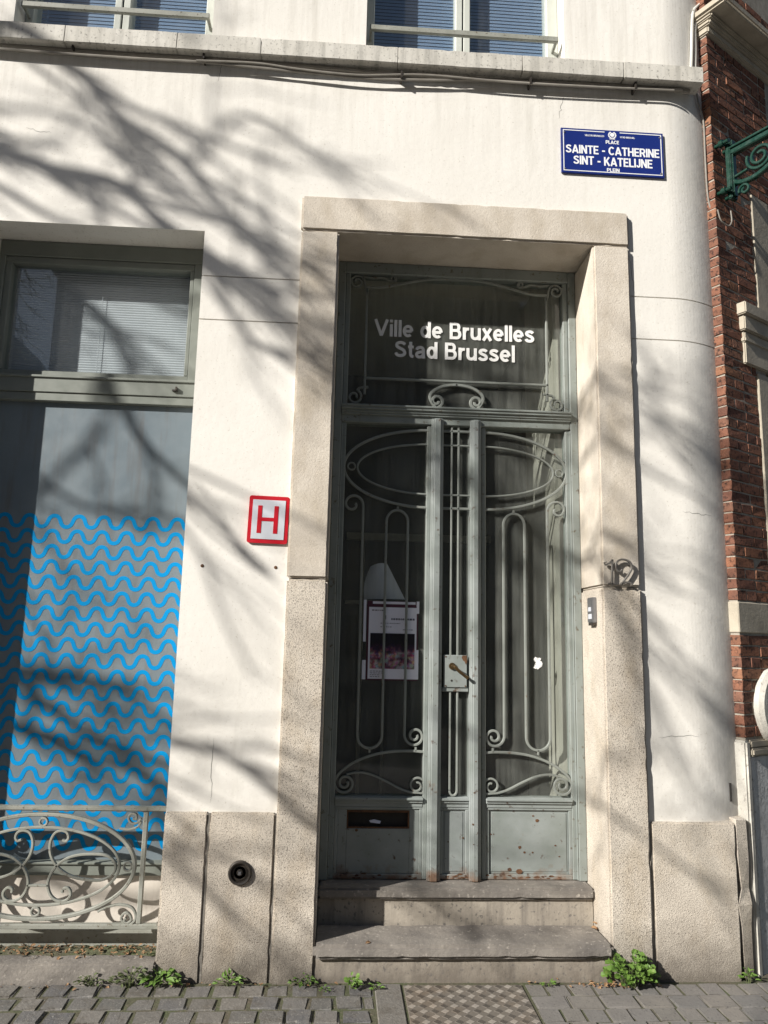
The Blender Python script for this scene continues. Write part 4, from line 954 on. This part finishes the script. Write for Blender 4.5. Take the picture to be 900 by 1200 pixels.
# weeds
def leaf(mb, c, d, up, L, lob):
    d = d.normalized(); s_ = d.cross(up).normalized(); u = s_.cross(d).normalized(); k = len(mb.v)
    if lob: out = [(0, 0), (.18, .30), (.30, .18), (.48, .46), (.60, .26), (.85, .30), (1, 0), (.85, -.30), (.60, -.26), (.48, -.46), (.30, -.18), (.18, -.30)]
    else: out = [(0, 0), (.25, .2), (.6, .22), (1, 0), (.6, -.22), (.25, -.2)]
    mid = len(out)//2
    for a, b_ in out: mb.v.append(tuple(c+d*(a*L)+s_*(b_*L)+u*(abs(b_)*L*.35-.25*L*a*a)))
    mb.v.append(tuple(c+d*(.5*L)-u*.06*L)); ce = len(mb.v)-1
    for i in range(len(out)): mb.f.append((k+i, k+(i+1) % len(out), ce))
def weed(x, y, rx, ry, h, n, L, lob, label, m_='leaf', seed=1):
    rg_ = random.Random(seed)
    t = thing('weed', label, 'plant', (x, y, GZ))
    lf = MB(); st = MB()
    for i in range(n):
        a = rg_.uniform(0, 6.283); r = math.sqrt(rg_.random()); hz = h*(1-.55*r*r)*rg_.uniform(.35, 1.0)
        tip = Vector((x+rx*r*math.cos(a), min(y+ry*r*math.sin(a), -.028), GZ+hz))
        if i % 3 == 0: st.tube([(x+rx*.3*r*math.cos(a), min(y, -.03), GZ-.01), tuple((Vector((x, y, GZ))+tip)/2+Vector((0, 0, h*.1))), tuple(tip)], [.0018, .0014, .001], 5)
        d = Vector((math.cos(a)+rg_.uniform(-.7, .7), math.sin(a)*.8-.35+rg_.uniform(-.5, .5), rg_.uniform(-.1, .8)))
        leaf(lf, tip, d, Vector((rg_.uniform(-.4, .4), rg_.uniform(-.9, 0), 1)), L*rg_.uniform(.6, 1.25), lob)
    obj('leaves', lf, M[m_], t, recalc=False); obj('stem', st, M['leaf_dull'], t)
def gx(px, py=1147): d = ray(px, py); k = (GZ-CAM_Z)/d[2]; return d[0]*k, -CAM_D+d[1]*k
weed(gx(731)[0], -.085, .105, .055, .155, 150, .038, True, 'bright green bushy weed at the foot of the right door jamb', seed=4)
weed(gx(191)[0], -.07, .07, .03, .085, 42, .042, False, 'fresh green weed with broad leaves at the plinth corner', seed=5)
weed(gx(157)[0], -.065, .085, .03, .09, 70, .024, False, 'dark dense weed clump in front of the window ledge', 'leaf_dull', 6)
weed(gx(112)[0], -.06, .065, .025, .055, 40, .022, False, 'sparse dull weed at the left of the ledge clumps', 'leaf_dull', 7)
weed(gx(272)[0], -.06, .06, .03, .055, 36, .026, False, 'low weed below the round black wall cap', seed=8)
weed(gx(357)[0], -.055, .06, .025, .045, 36, .022, False, 'low green weed strip at the foot of the left door jamb', seed=9)
weed(gx(413, 1158)[0], -.09, .028, .03, .06, 34, .022, True, 'small upright weed growing in the sett joint before the steps', seed=10)
weed(gx(440, 1158)[0], -.10, .025, .025, .03, 18, .018, False, 'tiny weed tuft beside the smooth slab', seed=11)
weed(gx(380, 1162)[0], -.12, .02, .02, .025, 14, .016, False, 'tiny weed tuft in the joint left of the upright weed', seed=14)
weed(gx(642, 1156)[0], -.075, .03, .02, .028, 20, .018, False, 'tiny weed tuft right of the chequered plate', seed=12)
weed(gx(876, 1150)[0], -.045, .035, .02, .07, 26, .028, False, 'narrow-leaved weed at the foot of the broken corner stone', seed=13)
sb = MB(); NX, NY = 90, 8
for i in range(NX+1):
    for k in range(NY+1):
        x = -1.97+i*(1.165/NX); y = .055+k*.011+(noise.noise((x*9, 0, 1))*.02 if k == 0 else 0); sb.v.append((x, y, .1475+max(0, (.012+.012*noise.noise((x*30, y*60, 2)))*min(1, k/3))))
for i in range(NX):
    for k in range(NY): a = i*(NY+1)+k; sb.f.append((a, a+NY+1, a+NY+2, a+1))
tag(obj('soil', sb, M['joint'], recalc=False), 'dark soil gathered at the back of the window ledge', 'soil', kind='stuff')
# dry leaves on the ledge, litter at the wall foot
dl = MB(); rg_ = random.Random(5)
for i in range(520):
    if i < 400: c = Vector((rg_.uniform(-1.95, -.83), rg_.triangular(.0, .135, .115), .152+rg_.uniform(0, .022)))
    else: c = Vector((rg_.choice((rg_.uniform(-1.9, .2), rg_.uniform(.95, 1.6), rg_.uniform(1.25, 1.4))), rg_.uniform(-.10, -.03), GZ+.004+rg_.uniform(0, .006)))
    leaf(dl, c, Vector((rg_.uniform(-1, 1), rg_.uniform(-1, 1), rg_.uniform(-.2, .3))), Vector((rg_.uniform(-.5, .5), rg_.uniform(-.5, .5), 1)), rg_.uniform(.008, .024), i % 2 == 0)
tag(obj('dry_leaves', dl, M['dry'], recalc=False), 'brown dry leaf litter on the window ledge and along the wall foot', 'leaf litter', kind='stuff')
d5 = MB()
for c in ((1.335, .17, .237), (1.325, .15, .24), (1.345, .19, .25), (.20, -.02, .235)): leaf(d5, Vector(c), Vector((rg_.uniform(-1, 1), -1, .3)), Vector((.2, -.5, 1)), .035, False)
tag(obj('fallen_leaves', d5, M['dry'], recalc=False), 'few curled brown leaves on the lower door step', 'leaf litter', kind='stuff')

# ================================================================ bare tree behind the camera whose shadow falls on the facade
KY = 3.7
OFF = SUN*(KY/-SUN.y)                                    # facade point -> tree point
def tp(px, py, dy=0.0, Y=0.0):
    X, Z = at(px, py, Y); k = (KY+dy+Y)/-SUN.y
    return Vector((X, Y, Z))+SUN*k
bt = MB(); tr_rng = random.Random(21)
def grow(pts, r0, r1, n=6): bt.tube(pts, [r0+(r1-r0)*i/(len(pts)-1) for i in range(len(pts))], n)
def twigs(pts, r0, r1, dens, Lmin, Lmax, level):
    N = len(pts)
    cnt = int(dens*sum((pts[i+1]-pts[i]).length for i in range(N-1)))
    for _ in range(cnt):
        t = tr_rng.uniform(.05, 1); i = min(int(t*(N-1)), N-2); p0 = pts[i].lerp(pts[i+1], t*(N-1)-i); d = (pts[i+1]-pts[i]).normalized()
        rv = Vector((tr_rng.gauss(0, 1), tr_rng.gauss(0, 1), tr_rng.gauss(0, 1))); rv -= d*rv.dot(d); rv.normalize()
        dr = (d+rv*tr_rng.uniform(.25, .75)+Vector((.30, 0, -.20))).normalized(); L = tr_rng.uniform(Lmin, Lmax)
        q = [p0]
        for s_ in range(4):
            dr = (dr+Vector((tr_rng.gauss(0, .16), tr_rng.gauss(0, .16), tr_rng.gauss(0, .16)))).normalized(); q.append(q[-1]+dr*L/4)
        rr0 = (r0+(r1-r0)*t)*tr_rng.uniform(.38, .68); rr0 = max(rr0, .005)
        grow(q, rr0, max(.0035, rr0*.35), 5 if level < 2 else 4)
        if level < 2: twigs(q, rr0, rr0*.35, dens*1.15, Lmin*.45, Lmax*.5, level+1)
TRUNK_TOP = tp(-620, 640); base = Vector((TRUNK_TOP.x-.35, TRUNK_TOP.y-.2, 0))
WIN = (3, 4, 6, 7)
limbs = [  # photo pixels where each limb's shadow lies; start / end radius
    ([(-620, 640), (-520, 380), (-330, 210), (-140, 150), (0, 177), (60, 198), (133, 214), (183, 253), (250, 300), (330, 350)], .085, .022, 0.0),
    ([(-330, 210), (-180, 90), (-20, 40), (90, 83), (133, 133), (187, 167), (220, 195), (260, 245), (310, 285), (380, 330), (470, 420)], .06, .02, .5),
    ([(220, 195), (262, 150), (290, 135), (330, 150)], .032, .010, .45),
    ([(-520, 380), (-300, 330), (-120, 300), (20, 310), (85, 345), (125, 430), (150, 500), (215, 565), (300, 640), (380, 720)], .06, .018, -.5),
    ([(125, 430), (110, 490), (70, 535), (20, 575), (-60, 600)], .032, .012, -.45),
    ([(-300, 330), (-120, 440), (0, 530), (100, 545), (165, 570), (230, 640), (260, 720), (300, 800)], .028, .007, .3),
    ([(-620, 640), (-400, 650), (-180, 700), (-30, 770), (60, 790), (130, 800), (200, 850)], .07, .016, .2),
    ([(-180, 700), (-60, 820), (20, 850), (90, 880), (160, 900), (220, 960)], .05, .012, -.3),
    ([(133, 214), (235, 300), (290, 395), (350, 418), (450, 470), (560, 560), (680, 640)], .028, .012, .1),
    ([(-140, 150), (60, 130), (240, 250), (420, 320), (600, 390), (740, 470), (790, 512), (850, 545), (930, 600)], .026, .009, .9),
    ([(600, 390), (680, 470), (750, 545), (840, 592), (930, 650)], .016, .008, .9),
    ([(-180, 640), (-40, 780), (100, 850), (250, 880), (340, 945), (450, 1030), (560, 1100)], .04, .012, -.2),
    ([(430, 780), (520, 830), (640, 900), (760, 985), (860, 1060)], .02, .010, .3),
    ([(-400, 620), (-240, 840), (-60, 980), (80, 1020), (190, 1000), (260, 1060), (360, 1150)], .04, .012, .4),
    ([(450, 470), (560, 560), (650, 610), (715, 690), (760, 800), (800, 900)], .024, .008, .2),
]
for n_, (L, r0, r1, dy) in enumerate(limbs):
    Yp = .2 if n_ in WIN else 0.0
    P = [Vector(q) for q in crom([tp(a, b_, dy+.25*math.sin(i*1.9), Yp) for i, (a, b_) in enumerate(L)], 4)]
    r0 *= .74; r1 *= .85; grow(P, r0, r1, 7); twigs(P[len(P)//6:], r0, r1, 4.0 if n_ in (0, 1, 2, 7, 8, 9, 14) else 2.3, .40, 1.2, 0)
tree = thing('bare_tree', 'leafless plane tree on the square opposite the facade, seen by its shadow', 'tree', tuple(base))
obj('trunk', MB().tube(crom([base, base+Vector((.05, .05, 1.2)), base.lerp(TRUNK_TOP, .6), TRUNK_TOP], 5), [.24-.14*i/15 for i in range(16)], 14), M['bark'], tree, smooth=True)
obj('branches', bt, M['bark'], tree, smooth=True, recalc=False)

# ================================================================ houses across the square (mirrored in the panes)
def house(x0, x1, y, h, m_, floors, label, gable):
    t = thing('town_house', label, 'building', ((x0+x1)/2, y, 0), 'houses across the square')
    obj('wall', MB().box(x0, x1, y-8, y, 0, h), m_, t)
    r = MB(); c = (x0+x1)/2
    if gable: r.prism([(x0-.2, h), (x1+.2, h), (c, h+gable)], y-8.2, y+.2)
    else: r.box(x0-.15, x1+.15, y-8.1, y+.25, h, h+.4)
    obj('roof', r, M['slate'], t)
    n = max(2, int((x1-x0)/2.2)); stp = (x1-x0)/n
    for f in range(floors):
        for i in range(n):
            a = x0+stp*(i+.5); z = .9+f*(h-1)/floors
            fr_ = obj('window', MB().box(a-.6, a+.6, y, y+.06, z, z+1.75), M['far_stone'], t)
            obj('pane', MB().box(a-.5, a+.5, y+.06, y+.075, z+.1, z+1.65), M['far_glass'], fr_)
house(-30, -19, -24, 13, M['far_brick'], 4, 'brick town house across the square, far left one', 4)
house(-18.9, -11.5, -24, 10, M['far_stone'], 3, 'stone town house with steep gable across the square', 5)
house(-11.4, -3.0, -24, 15.5, M['far_brick'], 4, 'tall brick town house across the square, left of the tallest', 0)
house(-2.9, 7, -24, 17, M['far_stone'], 5, 'tallest stone town house across the square', 0)
house(7.1, 17, -24, 15, M['far_brick'], 4, 'brick town house across the square, right of the tallest', 4)
house(17.1, 30, -24, 14, M['far_stone'], 4, 'stone town house across the square, far right one', 3)
